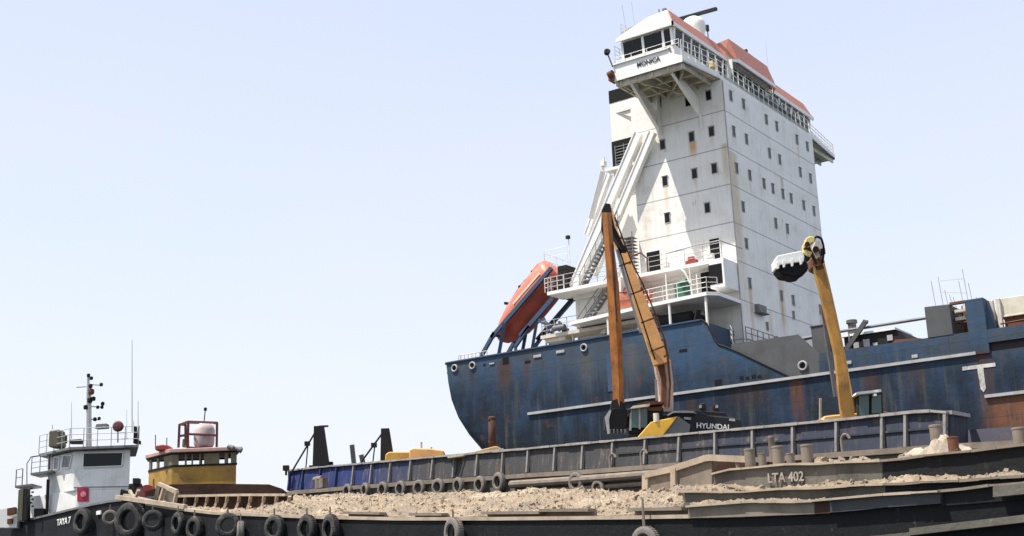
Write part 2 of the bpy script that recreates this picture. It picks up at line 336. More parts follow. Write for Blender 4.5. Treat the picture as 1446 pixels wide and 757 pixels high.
def text(s, name, mat, parent, size, loc, ex, up, ext=.012, off=(0, 0, 0)):
    """lettering as a mesh: ex = reading direction, up = letter up"""
    cu = bpy.data.curves.new(name, 'FONT'); cu.body = s; cu.size = size; cu.extrude = ext; cu.align_x = 'CENTER'; cu.align_y = 'CENTER'; cu.offset = size * .02
    to = bpy.data.objects.new(name, cu); C.objects.link(to)
    bpy.context.view_layer.update(); dg = bpy.context.evaluated_depsgraph_get(); me = bpy.data.meshes.new_from_object(to.evaluated_get(dg))
    bpy.data.objects.remove(to); ex = V(ex).normalized(); up = (V(up) - ex * V(up).dot(ex)).normalized(); nz = ex.cross(up)
    mt = Matrix(((ex.x, up.x, nz.x, loc[0]), (ex.y, up.y, nz.y, loc[1]), (ex.z, up.z, nz.z, loc[2]), (0, 0, 0, 1)))
    me.transform(Matrix.Translation(-woff(parent)) @ mt); me.materials.clear(); me.materials.append(mat)
    o = bpy.data.objects.new(name, me); C.objects.link(o); o.parent = parent
    return o
# ================================================================== water
b = MB(); b.add([(-4000, -4000, 0), (4000, -4000, 0), (4000, 4000, 0), (-4000, 4000, 0)], [(0, 1, 2, 3)])
o = b.build('water', M['water']); o['kind'] = 'structure'
# ================================================================== the cargo ship (world axes: x to the bow, y to port)
ship = thing('cargo_ship', 'large stranded cargo ship with rusty blue hull and tall white deckhouse', 'ship', (0, 8.25, 0))
CY, HB = 8.25, 13.05
def lerp(tab, z):
    for (a, va), (b_, vb) in zip(tab[:-1], tab[1:]):
        if z <= b_: return va + (vb - va) * (z - a) / (b_ - a)
    return tab[-1][1]
XS = [(-2, 6), (0, 1), (2, -4), (5, -10.5), (8, -15.5), (10.5, -18.6), (13.1, -21.1), (14.3, -21.85), (15.6, -22.35), (17, -22.68), (18.35, -22.85), (19.8, -22.9)]
LS = [(-2, 26), (0, 24), (5, 18), (8, 13), (10.5, 8), (13.1, 4.0), (15.6, 2.2), (17, 1.6), (19.8, 1.2)]
NS = [(-2, 2.2), (5, 2.6), (10.5, 3.2), (14.3, 4.5), (17, 6), (19.8, 7)]
def wline(z, xf):
    xs, L, n = lerp(XS, z), lerp(LS, z), lerp(NS, z); P = []
    for k in range(17):
        th = math.pi / 2 * k / 16; P.append((xs + L * (1 - math.cos(th) ** (2 / n) if k < 16 else 1.0) if True else 0, HB * math.sin(th) ** (2 / n)))
    x0 = xs + L
    for k in range(1, 11): P.append((x0 + (xf - x0) * k / 10, HB))
    st = [V((x, CY - h, z)) for x, h in P[::-1]]; pt = [V((x, CY + h, z)) for x, h in P[1:]]
    return st + pt
b = MB(); zl = [-2, 0, 2, 5, 8, 9.5, 10.5, 11.5, 12.4, 13.1, 13.7, 14.3, 15.1]
rows = [wline(z, 70) for z in zl]
for A, B in zip(rows[:-1], rows[1:]): b.strip(A, B)
b.add(rows[-1], [tuple(range(len(rows[-1])))])
zl = [15.1, 15.6, 16.3, 17, 17.7, 18.35, 19.1, 19.8]; rows = [wline(z, -.72) for z in zl]
for A, B in zip(rows[:-1], rows[1:]): b.strip(A, B)
n = len(rows[0]); b.strip([r[0] for r in rows], [r[-1] for r in rows])
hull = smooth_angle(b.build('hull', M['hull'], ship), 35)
# bulwark top rail, poop deck
b = MB(); top = rows[-1]
for p, q in zip(top[:-1], top[1:]):
    b.bar(p + V((0, 0, .03)), q + V((0, 0, .03)), .05, .11)
b.build('bulwark_rail', M['cradle'], hull)
b = MB(); b.add([p - V((0, 0, .7)) for p in top], [tuple(range(n))]); b.build('poop_deck', M['grey'], ship)
YS = CY - HB     # -4.80 starboard side plane
def splate(poly, y=YS, t=.10, mat='hull', name='bulwark', parent=None, bevel=0):
    bb = MB(); bb.prism([(x, y, z) for x, z in poly], (0, t, 0)); return bb.build(name, M[mat], parent or ship, bevel=bevel)
splate([(-.72, 15.1), (4.9, 15.3), (5.4, 15.1), (5.0, 15.42), (3.3, 16.5), (1.9, 17.35), (.9, 17.95), (.45, 18.05), (.15, 18.35), (-.05, 18.9), (-.3, 19.5), (-.72, 19.85)][0:1] + [(5.4, 15.1), (3.3, 16.35), (1.9, 17.2), (.9, 17.75), (.45, 17.95), (.15, 18.35), (-.05, 18.9), (-.3, 19.5), (-.72, 19.85)])
b = MB(); b.path([V((x, YS - .02, z)) for x, z in ((5.4, 15.12), (3.3, 16.38), (1.9, 17.23), (.9, 17.78), (.45, 17.98), (.15, 18.38), (-.05, 18.93), (-.3, 19.53), (-.72, 19.88))], .06); b.build('bulwark_edge', M['dark'], hull)
greyb = splate([(1.2, 15.12), (7.9, 15.12), (7.25, 16.42), (5.9, 17.9), (1.2, 17.95)], YS + .3, .12, 'grey', 'grey_bulwark')
greyb.data.materials[0] = M['midgrey']
splate([(7.2, 15.1), (16.7, 15.1), (16.7, 16.42), (7.3, 16.45)], YS + .01, .12)
# rub rails
b = MB(); b.box((-15.0, YS - .16, 15.02), (16.9, YS - .005, 15.20)); b.box((17.1, YS - .16, 12.44), (70, YS - .005, 12.62)); b.build('rub_rail', M['ltgrey'], hull)
# the high box, column and forward bulwark at the ship's side
b = MB(); b.prism([(14.2, YS - .02, 16.4), (15.72, YS - .02, 16.4), (15.72, YS - .02, 18.25), (14.2, YS - .02, 18.32)], (0, 2.6, 0)); b.build('deck_box', M['midgrey'], ship, bevel=.03)
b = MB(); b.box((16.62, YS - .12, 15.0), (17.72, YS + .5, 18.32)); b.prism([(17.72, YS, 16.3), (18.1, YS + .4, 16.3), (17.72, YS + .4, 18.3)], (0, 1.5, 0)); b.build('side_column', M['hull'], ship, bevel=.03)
b = MB(); b.box((15.72, YS - .03, 18.2), (16.62, YS + .3, 18.34)); b.box((15.72, YS + 2.3, 16.4), (16.62, YS + 2.5, 18.3))
for z in (16.8, 17.2, 17.6, 18.0): b.tube((15.75, YS + .9, z), (16.6, YS + 1.2, z + .05), .05)
b.tube((16.1, YS + .8, 16.4), (16.2, YS + .8, 18.2), .04)
b.build('ladder_recess', M['rust'], ship)
b = MB(); b.box((15.8, YS + .5, 17.75), (16.5, YS + .7, 17.95)); b.box((15.8, YS + .5, 17.3), (16.4, YS + .7, 17.5)); b.build('cable_tray', M['cream'], ship)
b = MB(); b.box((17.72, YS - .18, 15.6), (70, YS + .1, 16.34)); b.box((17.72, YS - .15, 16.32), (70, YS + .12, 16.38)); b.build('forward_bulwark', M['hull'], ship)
b = MB(); b.box((17.72, YS + .12, 15.05), (70, YS + .22, 15.7)); b.build('recessed_plate', M['rust_dark'], ship)
b = MB(); b.box((18.3, YS + 1.2, 17.3), (40, YS + 8, 18.35)); b.box((18.2, YS + 1.15, 17.2), (40, YS + 8.1, 17.3)); b.box((18.1, YS + 1.0, 16.4), (18.35, YS + 1.3, 18.35)); b.box((17.75, YS + 1.0, 16.4), (17.95, YS + 1.3, 18.3))
b.build('hatch_coaming', M['cream'], ship, bevel=.02)
b = MB(); b.box((18.4, YS + 1.3, 16.2), (40, YS + 1.4, 17.2)); b.tube((18.3, YS + .7, 16.75), (21, YS + .7, 16.85), .05); b.build('hatch_side', M['rust'], ship)
b = MB()
for x, h in ((14.55, 1.9), (15.0, 2.1), (15.55, .9), (15.75, .7), (16.5, 2.3), (16.75, 1.4), (17.1, .5), (16.2, 1.6), (15.3, 1.2)): b.tube((x, YS + 1.2, 18.2), (x - .12, YS + 1.2, 18.2 + h), .022, n=5)
b.path([V((15.0, YS + 1.2, 20.0)), V((16.4, YS + 1.2, 19.9))], .012, 4); b.path([V((15.0, YS + 1.2, 19.3)), V((16.5, YS + 1.2, 19.0))], .012, 4)
b.build('whip_aerials', M['ltgrey'], ship)
# pipe run, grey locker, dark deck shed and sloping davit on the main deck
b = MB(); b.tube((4.0, -3, 17.80), (8.0, -3, 17.98), .13); b.tube((8.0, -3, 17.98), (13.8, -3, 18.0), .10); b.tube((13.7, -3, 18.0), (14.1, -3, 18.0), .18); b.tube((5.4, -3, 17.8), (5.4, -3, 15.2), .08); b.tube((8.7, -3, 17.9), (8.7, -3, 15.2), .07)
b.build('deck_pipe', M['grey'], ship)
b = MB(); b.box((6.35, -3.4, 15.2), (7.35, -2.6, 18.5)); b.box((6.3, -3.45, 18.45), (7.4, -2.55, 18.55)); b.build('grey_locker', M['midgrey'], ship, bevel=.02)
b = MB(); b.prism([(8.3, -2.9, 15.2), (11.6, -2.9, 15.2), (12.3, -2.9, 16.9), (12.0, -2.9, 17.45), (11.6, -2.9, 17.62), (8.3, -2.9, 17.55)], (0, 3, 0)); shed = b.build('deck_shed', M['dark'], ship)
b = MB(); b.box((8.2, -3.05, 17.58), (11.7, .2, 17.72)); b.build('shed_roof', M['white'], shed)
for x, x1, z0, z1 in ((8.9, 9.25, 16.55, 17.15), (9.55, 9.95, 16.6, 17.25), (10.15, 10.45, 16.6, 16.95), (11.1, 11.45, 16.95, 17.3)):
    b = MB(); b.box((x, -2.95, z0), (x1, -2.85, z1)); b.build('shed_window', M['ltgrey'], shed)
b = MB(); b.bar((8.45, -3.3, 16.6), (10.0, -3.3, 18.35), .14, .10); b.tube((9.9, -3.3, 18.3), (10.1, -3.3, 18.25), .12); b.build('sloping_davit', M['midgrey'], ship)
b = MB(); b.tube((8.4, -1.5, 15.2), (8.4, -1.5, 18.75), .28); b.lathe((8.4, -1.5, 18.75), UP, [(0, .2), (.34, .15), (.36, -.05), (.28, -.1)], 12); b.build('vent_pipe', M['midgrey'], ship)
b = MB(); b.prism([(11.9, YS + .1, 16.4), (14.0, YS + .1, 16.4), (13.6, YS + .1, 16.52), (12.2, YS + .1, 16.62)], (0, .8, 0)); b.build('rusty_plate', M['rust'], ship)
# fairleads and marks on the side
def fairlead(x, z, r=.30, y=YS):
    bb = MB(); bb.lathe((x, y - .01, z), (0, -1, 0), [(r * .62, -.0), (r * .62, .08), (r * .8, .13), (r, .08), (r, 0)], 20); bb.lathe((x, y - .012, z), (0, -1, 0), [(0, .008), (r * .64, .008)], 20, mi=1)
    return bb.build('fairlead', [M['ltgrey'], M['black']], hull, smooth=True)
for x, z in ((-21.6, 19.32), (-19.9, 19.3), (-10.0, 19.25)): fairlead(x, z)
fairlead(6.05, 15.85, .33, YS + .28)
for x, z, a, h in ((-14.0, 19.2, .34, .1), (-12.0, 19.25, .36, .1), (13.3, 15.42, .18, .1), (9.2, 15.6, .16, .1), (-18.1, 19.2, .22, .06)):
    b = MB(); b.box((x - a, YS - .07, z - h), (x + a, YS, z + h)); b.box((x - a * .7, YS - .075, z - h * .5), (x + a * .7, YS - .06, z + h * .4)); b.build('chock', M['ltgrey'], hull, bevel=.02)
for x, z, a, h in ((-16.85, 19.25, .28, .26), (-14.9, 18.9, .25, .1), (-18.8, 19.2, .12, .08), (-4.1, 17.7, .5, .09), (-2.2, 17.95, .3, .1), (1.9, 15.55, .14, .12), (2.3, 15.5, .12, .1), (2.75, 15.55, .14, .12), (3.15, 15.5, .12, .1), (.2, 15.45, .25, .22)):
    b = MB(); b.box((x - a, YS - .012, z - h), (x + a, YS + .02, z + h)); b.build('scupper', M['black'], hull)
b = MB(); b.box((16.0, YS - .03, 14.2), (17.9, YS, 14.42)); b.prism([(16.85, YS - .03, 14.2), (17.2, YS - .03, 14.2), (17.2, YS - .03, 13.0), (17.05, YS - .03, 12.8), (16.9, YS - .03, 13.0)], (0, .03, 0)); b.build('draught_marker', M['marker'], hull)
def zp(x, y, z): return V((x, y, z))
b = MB(); b.box((-8.2, YS - .05, 15.9), (-7.2, YS - .004, 18.6)); b.build('hull_door', M['cradle'], hull)
# --- deckhouse
b = MB(); b.box((-7.75, 0, 24.55), (0, 16.5, 38.45)); b.box((-13.6, .05, 21.8), (-.004, 16.45, 24.55)); b.box((-13.6, .10, 19.0), (-.008, 16.40, 21.8)); b.box((-7.6, .006, 15.1), (-.006, 16.494, 19.0))
house = b.build('deckhouse', M['house'], ship)
b = MB(); b.tube((.04, -.02, 15.2), (.04, -.02, 38.3), .05, n=6); b.build('corner_pipe', M['ltgrey'], house)
def window_front(y, z, w_=.38, h=.68):
    bb = MB(); bb.box((-.02, y - w_ / 2 - .05, z - h / 2 - .05), (.035, y + w_ / 2 + .05, z + h / 2 + .05), 0); bb.box((.0, y - w_ / 2, z - h / 2), (.042, y + w_ / 2, z + h / 2), 1)
    bb.box((.03, y - w_ / 2 - .08, z + h / 2 + .05), (.10, y + w_ / 2 + .08, z + h / 2 + .08), 0)
    return bb.build('window', [M['winframe'], M['glass']], house)
def window_side(x, z, w_=.38, h=.68):
    bb = MB(); bb.box((x - w_ / 2 - .05, -.035, z - h / 2 - .05), (x + w_ / 2 + .05, .02, z + h / 2 + .05), 0); bb.box((x - w_ / 2, -.042, z - h / 2), (x + w_ / 2, 0, z + h / 2), 1)
    bb.box((x - w_ / 2 - .08, -.10, z + h / 2 + .05), (x + w_ / 2 + .08, -.03, z + h / 2 + .08), 0)
    return bb.build('window', [M['winframe'], M['glass']], house)
for y, z in ((1.25, 37.48), (3.38, 37.47), (7.35, 37.38), (9.28, 37.37), (13.13, 37.33), (15.22, 37.3), (1.26, 34.7), (3.37, 34.68), (7.38, 34.64), (9.25, 34.62), (13.18, 34.58), (15.24, 34.55),
             (1.23, 31.86), (3.41, 31.86), (5.85, 31.82), (7.42, 31.81), (9.25, 31.82), (10.81, 31.81), (13.24, 31.81), (15.29, 31.8), (1.77, 29.06), (7.38, 29.04), (9.5, 29.05), (1.81, 26.3), (1.82, 23.37), (7.22, 23.37), (9.35, 23.38), (14.6, 23.5)): window_front(y, z)
for y, z in ((4.2, 20.6), (9.15, 22.2)): window_front(y, z, .3, .5)
for y, z in ((5.6, 19.6), (7.0, 19.4), (13.0, 19.5)): window_front(y, z, .3, .8)
for x, z in ((-5.21, 34.6), (-2.78, 34.62), (-1.15, 34.64), (-5.22, 31.75), (-2.77, 31.78), (-1.16, 31.81), (-5.24, 28.92), (-1.95, 29.0), (-1.16, 37.45), (-2.86, 37.42), (-5.3, 37.9)): window_side(x, z)
# floodlight box on the front wall
b = MB(); b.box((.0, 2.3, 21.4), (.35, 3.6, 21.95)); b.box((.02, 2.2, 21.3), (.5, 3.7, 21.4)); b.build('lamp_box', M['grey'], house, bevel=.03)
# doors on the starboard side, at platform level
for x, z, a in ((-1.6, 24.6, .38), (-6.6, 24.6, .55), (-4.3, 21.85, .3), (-10.2, 24.6 - 2.8, .3)):
    b = MB(); b.box((x - a - .08, -.05, z + .15), (x + a + .08, .06, z + 2.1)); b.box((x - a, -.055, z + .2), (x + a, 0, z + 2.02), 1); b.build('door', [M['white'], M['black']], house)
# red lifebuoy-like box by the door
b = MB(); b.box((-3.9, -.3, 24.75), (-3.0, -.02, 25.35)); b.box((-3.7, -.32, 25.35), (-3.2, -.05, 25.6)); b.build('fire_locker', M['red'], ship, bevel=.03)
# --- funnel (aft of the tower)
b = MB(); b.box((-11.3, 3, 24.6), (-7.9, 12, 41.4)); fun = b.build('funnel', M['white'], ship)
b = MB(); b.box((-11.33, 2.97, 40.35), (-7.88, 12.03, 41.42)); b.box((-11.33, 2.97, 34.85), (-7.88, 12.03, 37.1)); b.build('funnel_band', M['black'], fun)
b = MB()
for i in range(7): b.box((-11.0, 2.90, 35.1 + i * .24), (-8.6, 2.97, 35.16 + i * .24))
for x in (-11.0, -10.2, -9.4, -8.6): b.box((x - .03, 2.88, 35.0), (x + .03, 2.97, 36.7))
b.build('louvre', M['grey'], fun)
b = MB(); b.box((-11.6, 2.2, 34.5), (-7.9, 3.0, 34.72)); b.build('funnel_platform', M['white'], fun)
b = MB()
for y in (5, 7.5, 10): b.tube((-9.6, y, 41.3), (-9.9, y, 42.4), .35, n=12)
b.build('exhaust_pipe', M['black'], fun)
# a high landing box against the tower's aft side
b = MB(); b.box((-9.1, .0, 38.1), (-7.76, 2.4, 38.32)); b.prism([(-7.76, .1, 38.1), (-8.9, .1, 38.1), (-7.76, .1, 37.5)], (0, .06, 0)); b.prism([(-7.76, 2.1, 38.1), (-8.9, 2.1, 38.1), (-7.76, 2.1, 37.5)], (0, .06, 0)); b.build('aft_casing', M['white'], ship)
# --- bridge deck and wings
WB, WT = 38.5, 39.75
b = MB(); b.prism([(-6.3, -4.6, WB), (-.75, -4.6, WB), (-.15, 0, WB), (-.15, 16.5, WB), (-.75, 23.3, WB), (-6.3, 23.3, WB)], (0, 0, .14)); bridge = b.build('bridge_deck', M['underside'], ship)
b = MB()
b.prism([(-6.3, -4.62, WB), (-.75, -4.62, WB), (-.75, -4.62, WB + .45), (-1.7, -4.62, WB + .95), (-1.9, -4.62, WT), (-6.3, -4.62, WT)], (0, .08, 0)); b.prism([(-.75, -4.6, WB), (-.15, 0, WB), (-.15, 0, WB + .5), (-.75, -4.6, WB + .45)], (-.08, .0, 0)); b.box((-6.38, -4.6, WB), (-6.3, -2.2, WT))
b.bar((-6.35, -4.65, WT + .03), (-1.85, -4.65, WT + .03), .05, .09); b.prism([(-6.3, -4.60, WT), (-2.0, -4.6, WT), (-2.0, -3.9, WT + .45), (-6.3, -3.9, WT + .45)], (0, 0, .05))
b.build('wing_bulwark', M['white_clean'], bridge)
b = MB(); b.box((-6.3, 23.24, WB), (-.75, 23.32, WB + .5)); b.prism([(-.75, 23.3, WB), (-.15, 16.5, WB), (-.15, 16.5, WT - .6), (-.75, 23.3, WB + .45)], (-.08, 0, 0)); b.build('wing_bulwark', M['white_clean'], bridge)
b = MB(); b.prism([(-.12, -.2, WB), (-.12, 16.7, WB), (-.12, 16.7, WB + .25), (-.12, -.2, WB + .25)], (-.1, 0, 0)); b.build('front_girder', M['white'], bridge)
# structure below the wings: beams and two long raking brackets each
b = MB()
for x in (-5.9, -4.6, -3.3, -2.0, -.9): b.bar((x, -4.5, WB - .18), (x, 0, WB - .18), .18, .05)
for y in (-4.35, -2.9, -1.4): b.bar((-6.2, y, WB - .22), (-.8, y, WB - .22), .22, .06)
b.box((-6.3, -4.5, WB - .35), (-6.1, 0, WB)); b.bar((-1.2, -3.8, WB - .3), (-4.4, -.3, WB - .3), .28, .05); b.bar((-4.4, -4.2, WB - .3), (-2.9, -.3, WB - .3), .28, .05); b.box((-3.6, -1.2, WB - .5), (-3.0, -.02, WB - .1))
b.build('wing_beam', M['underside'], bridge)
b = MB()
for x in (-5.9, -4.6, -3.3, -2.0, -.9): b.bar((x, 16.5, WB - .18), (x, 23.1, WB - .18), .18, .05)
b.build('wing_beam', M['cream'], bridge)
for x, zb_ in ((-5.3, 35.5), (-2.0, 36.15)):
    for ya, yb in ((-4.4, -.02), (22.6, 16.52)):
        b = MB(); b.bar((x, ya, WB - .05), (x, yb, zb_), .12, .05, side=(1, 0, 0)); s_ = 1 if yb < 5 else -1
        b.prism([(x - .03, ya + s_ * .05, WB - .02), (x - .03, yb, zb_), (x - .03, yb, zb_ + 1.3), (x - .03, ya + s_ * 1.5, WB - .02)], (.06, 0, 0))
        b.build('bracket', M['white'], bridge)
b = MB(); b.box((-5.25, -.6, 35.4), (-5.15, 0, 38.5)); b.build('bracket_casing', M['white'], bridge)
b = MB(); b.bar((-1.95, -.04, 36.2), (-1.85, -.04, 35.0), .1, .04, side=(1, 0, 0)); b.build('bracket_foot', M['white'], bridge)
# wheelhouse
b = MB(); FX = -1.7
b.box((-5.9, -3.9, 38.64), (FX, 20.4, 40.35)); b.box((-5.95, -3.95, 41.55), (FX + .05, 20.45, 41.85))
b.box((-5.8, -3.7, 40.3), (-4.9, 20.2, 41.6)); wh = b.build('wheelhouse', M['white_clean'], ship)
def glasswin(p, q, z0, z1, out, lean=.12):
    """a raked pane between two points on the wall line"""
    p, q, out = V(p), V(q), V(out).normalized(); bb = MB()
    a0 = p + UP * (z0 - p.z) + out * -.02; b0 = q + UP * (z0 - q.z) + out * -.02; a1 = p + UP * (z1 - p.z) + out * lean; b1 = q + UP * (z1 - q.z) + out * lean
    bb.prism([a0, b0, b1, a1], -out * .06); return bb.build('window_pane', M['glass'], wh)
# posts & panes, starboard end
xs_ = [-5.75, -4.3, -4.15, -2.55, -2.4, -1.8]
for a, c in ((-5.75, -4.25), (-4.0, -2.55), (-2.35, -1.85)): glasswin((a, -3.95, 0), (c, -3.95, 0), 40.35, 41.55, (0, -1, 0))
for x in (-5.85, -4.12, -2.45, -1.76):
    b = MB(); b.bar((x, -3.95, 40.3), (x, -4.05, 41.6), .09, .06, side=(1, 0, 0)); b.build('window_post', M['white_clean'], wh)
ys_ = [-3.9 + 24.3 * i / 19 for i in range(20)]
for i, y in enumerate(ys_):
    b = MB(); b.bar((FX, y, 40.3), (FX + .12, y, 41.6), .09, .06, side=(0, 1, 0)); b.build('window_post', M['white_clean'], wh)
for i in range(19): glasswin((FX, ys_[i] + .12, 0), (FX, ys_[i + 1] - .12, 0), 40.35, 41.55, (1, 0, 0))
# front walkway rail with green screens
b = MB(); rail(b, [V((-.25, -.1, WB + .2)), V((-.25, 16.6, WB + .2))], 1.35, 3, .9, .03); rail(b, [V((-.85, -4.5, WB + .45)), V((-.25, -.3, WB + .5))], 1.3, 3, .8, .03); rail(b, [V((-6.2, -4.5, WT)), V((-1.0, -4.5, WT))], .6, 2, 1.2, .022)
b.build('bridge_rail', M['white'], bridge)
b = MB(); b.box((-.3, .8, WB + .14), (-.24, 16.4, WB + .55)); b.build('spray_screen', M['ltgrey'], bridge)
g_ = plain('dark green netting', (.02, .05, .04), .8)
b = MB()
for i in range(12):
    y = 2.6 + i * 1.17; b.prism([(-.35, y, WB + .6), (-.35, y + .95, WB + .55), (-.5, y + .85, WB + 1.35 + .25 * random.random()), (-.5, y + .15, WB + 1.45)], (-.05, 0, 0))
b.build('green_screen', g_, bridge)
b = MB(); rail(b, [V((-.2, 16.6, WB + .15)), V((-.8, 23.2, WB + .15)), V((-6.2, 23.2, WB + .15))], 1.2, 4, .8, .028); b.build('wing_rail', M['white'], bridge)
b = MB(); b.box((-1.6, 18.4, WB + .15), (-1.2, 18.8, WB + 1.2)); b.box((-1.4, 16.9, WB + .2), (-1.0, 17.3, WB + 1.1)); b.build('wing_console', M['red'], bridge)
b = MB(); b.box((-.9, -.3, WB + 1.0), (-.5, .3, WB + 1.45)); b.build('yellow_lamp', M['cream_y0'], bridge)
# roof: eave and sloped red mansard
b = MB()
def mansard(y0, y1, xf, ze, zc, inset, red):
    # front slope
    b.prism([(xf, y0, ze), (xf, y1, ze), (xf - inset, y1 - .55 if y1 > 20 else y1, zc), (xf - inset, y0 + .5 if y0 < 0 else y0, zc)], (-.12, 0, 0), red)
mansard(-4.35, 3.9, -1.45, 41.9, 43.15, .55, 1); mansard(12.9, 20.9, -1.45, 41.9, 43.15, .55, 1); mansard(4.9, 11.9, -.85, 41.9, 43.75, .6, 1)
for ya, yb in ((3.9, 4.9), (12.9, 11.9)): b.add([(-1.45, ya, 41.9), (-.85, yb, 41.9), (-1.45, yb, 43.75), (-2.0, ya, 43.15)], [(0, 1, 2, 3)], 1)
b.prism([(-6.1, -4.35, 41.9), (-1.57, -4.35, 41.9), (-2.1, -3.85, 43.15), (-3.6, -3.95, 43.0), (-4.9, -4.1, 42.5)], (0, .1, 0), 0)
b.box((-6.1, -4.3, 41.88), (-1.6, 20.8, 41.95), 0); b.add([(-2.1, -3.85, 43.1), (-2.1, 20.3, 43.1), (-6, 20.3, 42.6), (-6, -3.85, 42.6)], [(0, 1, 2, 3)], 0); b.box((-5.5, 5, 42), (-1.5, 11.8, 43.7), 0)
roof = b.build('bridge_roof', [M['white_clean'], M['red_roof']], wh)
b = MB(); b.box((-6.15, -4.4, 41.62), (-1.40, -4.28, 41.92)); b.box((-1.52, -4.4, 41.62), (-1.40, 4.1, 41.92)); b.box((-1.52, 12.7, 41.62), (-1.40, 20.95, 41.92)); b.prism([(-1.5, 4.0, 41.62), (-.8, 5.0, 41.62), (-.8, 5.0, 41.92), (-1.5, 4.0, 41.92)], (-.1, 0, 0)); b.prism([(-1.5, 12.8, 41.62), (-.8, 11.8, 41.62), (-.8, 11.8, 41.92), (-1.5, 12.8, 41.92)], (-.1, 0, 0)); b.box((-.92, 5.0, 41.62), (-.80, 11.8, 41.92))
b.build('eave', M['white_clean'], roof)
b = MB(); b.box((-1.6, 4.2, 40.2), (-1.0, 4.3, 41.7)); b.build('window_divider', M['white_clean'], wh)
# roof gear
b = MB(); b.lathe((-2.9, 2.0, 43.1), UP, [(.7, -.3), (.8, .5), (.88, .7), (.88, 1.25), (.72, 1.6), (.42, 1.78), (0, 1.85)], 20); b.build('radome', M['white_clean'], ship, smooth=True)
b = MB(); b.tube((-4.6, 3.2, 42.6), (-4.6, 3.2, 45.2), .12); b.build('radar_mast', M['ltgrey'], ship)
b = MB(); b.bar((-4.9, 3.1, 45.72), (-1.4, 3.1, 45.6), .11, .14); b.tube((-3.4, 3.1, 44.2), (-3.4, 3.1, 45.7), .12); b.box((-3.6, 2.9, 45.2), (-3.1, 3.3, 45.6)); b.build('radar_scanner', M['dark'], ship)
b = MB(); b.tube((-2.4, 3.3, 43.0), (-2.4, 3.3, 44.5), .04); b.box((-2.5, 3.2, 44.1), (-2.3, 3.4, 44.6)); b.build('signal_lamp_post', M['dark'], ship)
b = MB(); b.tube((-3.9, -1.6, 43.0), (-3.9, -1.6, 44.6), .05); b.box((-3.6, -1.7, 44.3), (-3.3, -1.5, 44.5)); b.build('horn_post', M['grey'], ship)
b = MB(); b.tube((-1.9, 8.9, 43.7), (-1.9, 8.9, 44.1), .04); b.tube((-2.1, 8.9, 44.2), (-1.75, 8.9, 44.2), .14, n=10); b.build('searchlight', M['dark'], ship)
b = MB(); b.tube((-2.5, 14.6, 43.0), (-2.5, 14.6, 47.2), .02, .008, 5); b.tube((-2.2, 12.0, 43.5), (-2.1, 12.4, 43.8), .08); b.build('whip_aerial', M['ltgrey'], ship)
b = MB(); rail(b, [V((-6.0, -3.8, 41.95)), V((-6.0, 6, 41.95))], 1.3, 4, .7, .02); b.tube((-5.6, -3.6, 41.95), (-5.9, -3.6, 44.8), .02); b.tube((-5.0, -3.4, 42.2), (-5.2, -3.4, 44.9), .015); rail(b, [V((-6.3, -4.4, WT)), V((-6.3, -1.0, WT))], 1.6, 5, .7, .02); b.build('roof_rail', M['ltgrey'], ship)
b = MB(); b.tube((-6.35, -4.75, 39.6), (-6.7, -4.75, 40.7), .05); b.lathe((-6.75, -4.75, 40.9), (.5, -.6, .2), [(0, -.2), (.2, -.18), (.24, .1), (.16, .14), (0, .1)], 12); b.build('wing_searchlight', M['dark'], bridge)
b = MB(); b.box((-6.75, -4.8, 38.6), (-6.35, -4.0, 39.3)); b.tube((-6.7, -4.85, 39.0), (-6.3, -4.85, 39.1), .25, n=12); b.build('life_buoy_box', M['rust'], bridge)
# name on the wing side
nm = V((-3.45, -4.66, 39.22)); text('MONICA', 'name_lettering', M['letter_b'], bridge, .48, nm, (1, 0, 0), UP)
# --- platforms outboard of the starboard side
b = MB(); b.box((-14.7, -2.15, 24.30), (0, 0.0, 24.55)); b.box((-13.5, -.4, 24.05), (-.3, .04, 24.30)); b.box((-1.1, -2.2, 22.5), (0.0, -.02, 24.3)); p4 = b.build('boat_deck', M['white_clean'], ship)
b = MB(); b.box((-1.15, -2.23, 22.75), (-.15, -2.19, 24.15)); b.build('deck_opening', M['black'], p4)
b = MB(); b.box((-2.3, -1.2, 22.4), (-1.3, -1.0, 24.0)); b.build('deck_opening', M['black'], p4)
b = MB(); b.prism([(-6.5, -3.6, 21.60), (-.5, -4.15, 21.60), (.08, -3.5, 21.60), (.08, .0, 21.60), (-12.5, .0, 21.60), (-12.5, -2.6, 21.60)], (0, 0, .25)); p5 = b.build('side_deck', M['white_clean'], ship)
for x, y in ((-6.2, -3.5), (-.7, -3.9), (-3.6, -3.7), (-9, -3.0)):
    b = MB(); b.tube((x, y, 19.1), (x, y, 21.6), .10); b.build('deck_pillar', M['white'], p5)
b = MB(); b.box((-7.8, -3.2, 23.2), (-7.65, -.1, 24.3)); b.tube((-4.6, -2.05, 21.8), (-4.6, -2.05, 24.3), .06); b.tube((-2.0, -3.4, 21.85), (-2.0, -3.4, 23.9), .05); b.tube((-1.5, -3.4, 21.85), (-1.5, -3.4, 23.4), .05); b.path([V((-2.9, -3.3, 24.2)), V((-2.3, -3.5, 23.6)), V((-2.0, -3.5, 22.8))], .06); b.build('deck_post', M['white'], p5)
b = MB(); b.box((-3.3, -3.4, 21.85), (-2.4, -2.6, 23.0)); b.tube((-2.7, -3.5, 22.9), (-2.2, -3.5, 22.9), .3); b.build('green_winch', plain('green paint', (.03, .13, .09), .5), ship, bevel=.04)
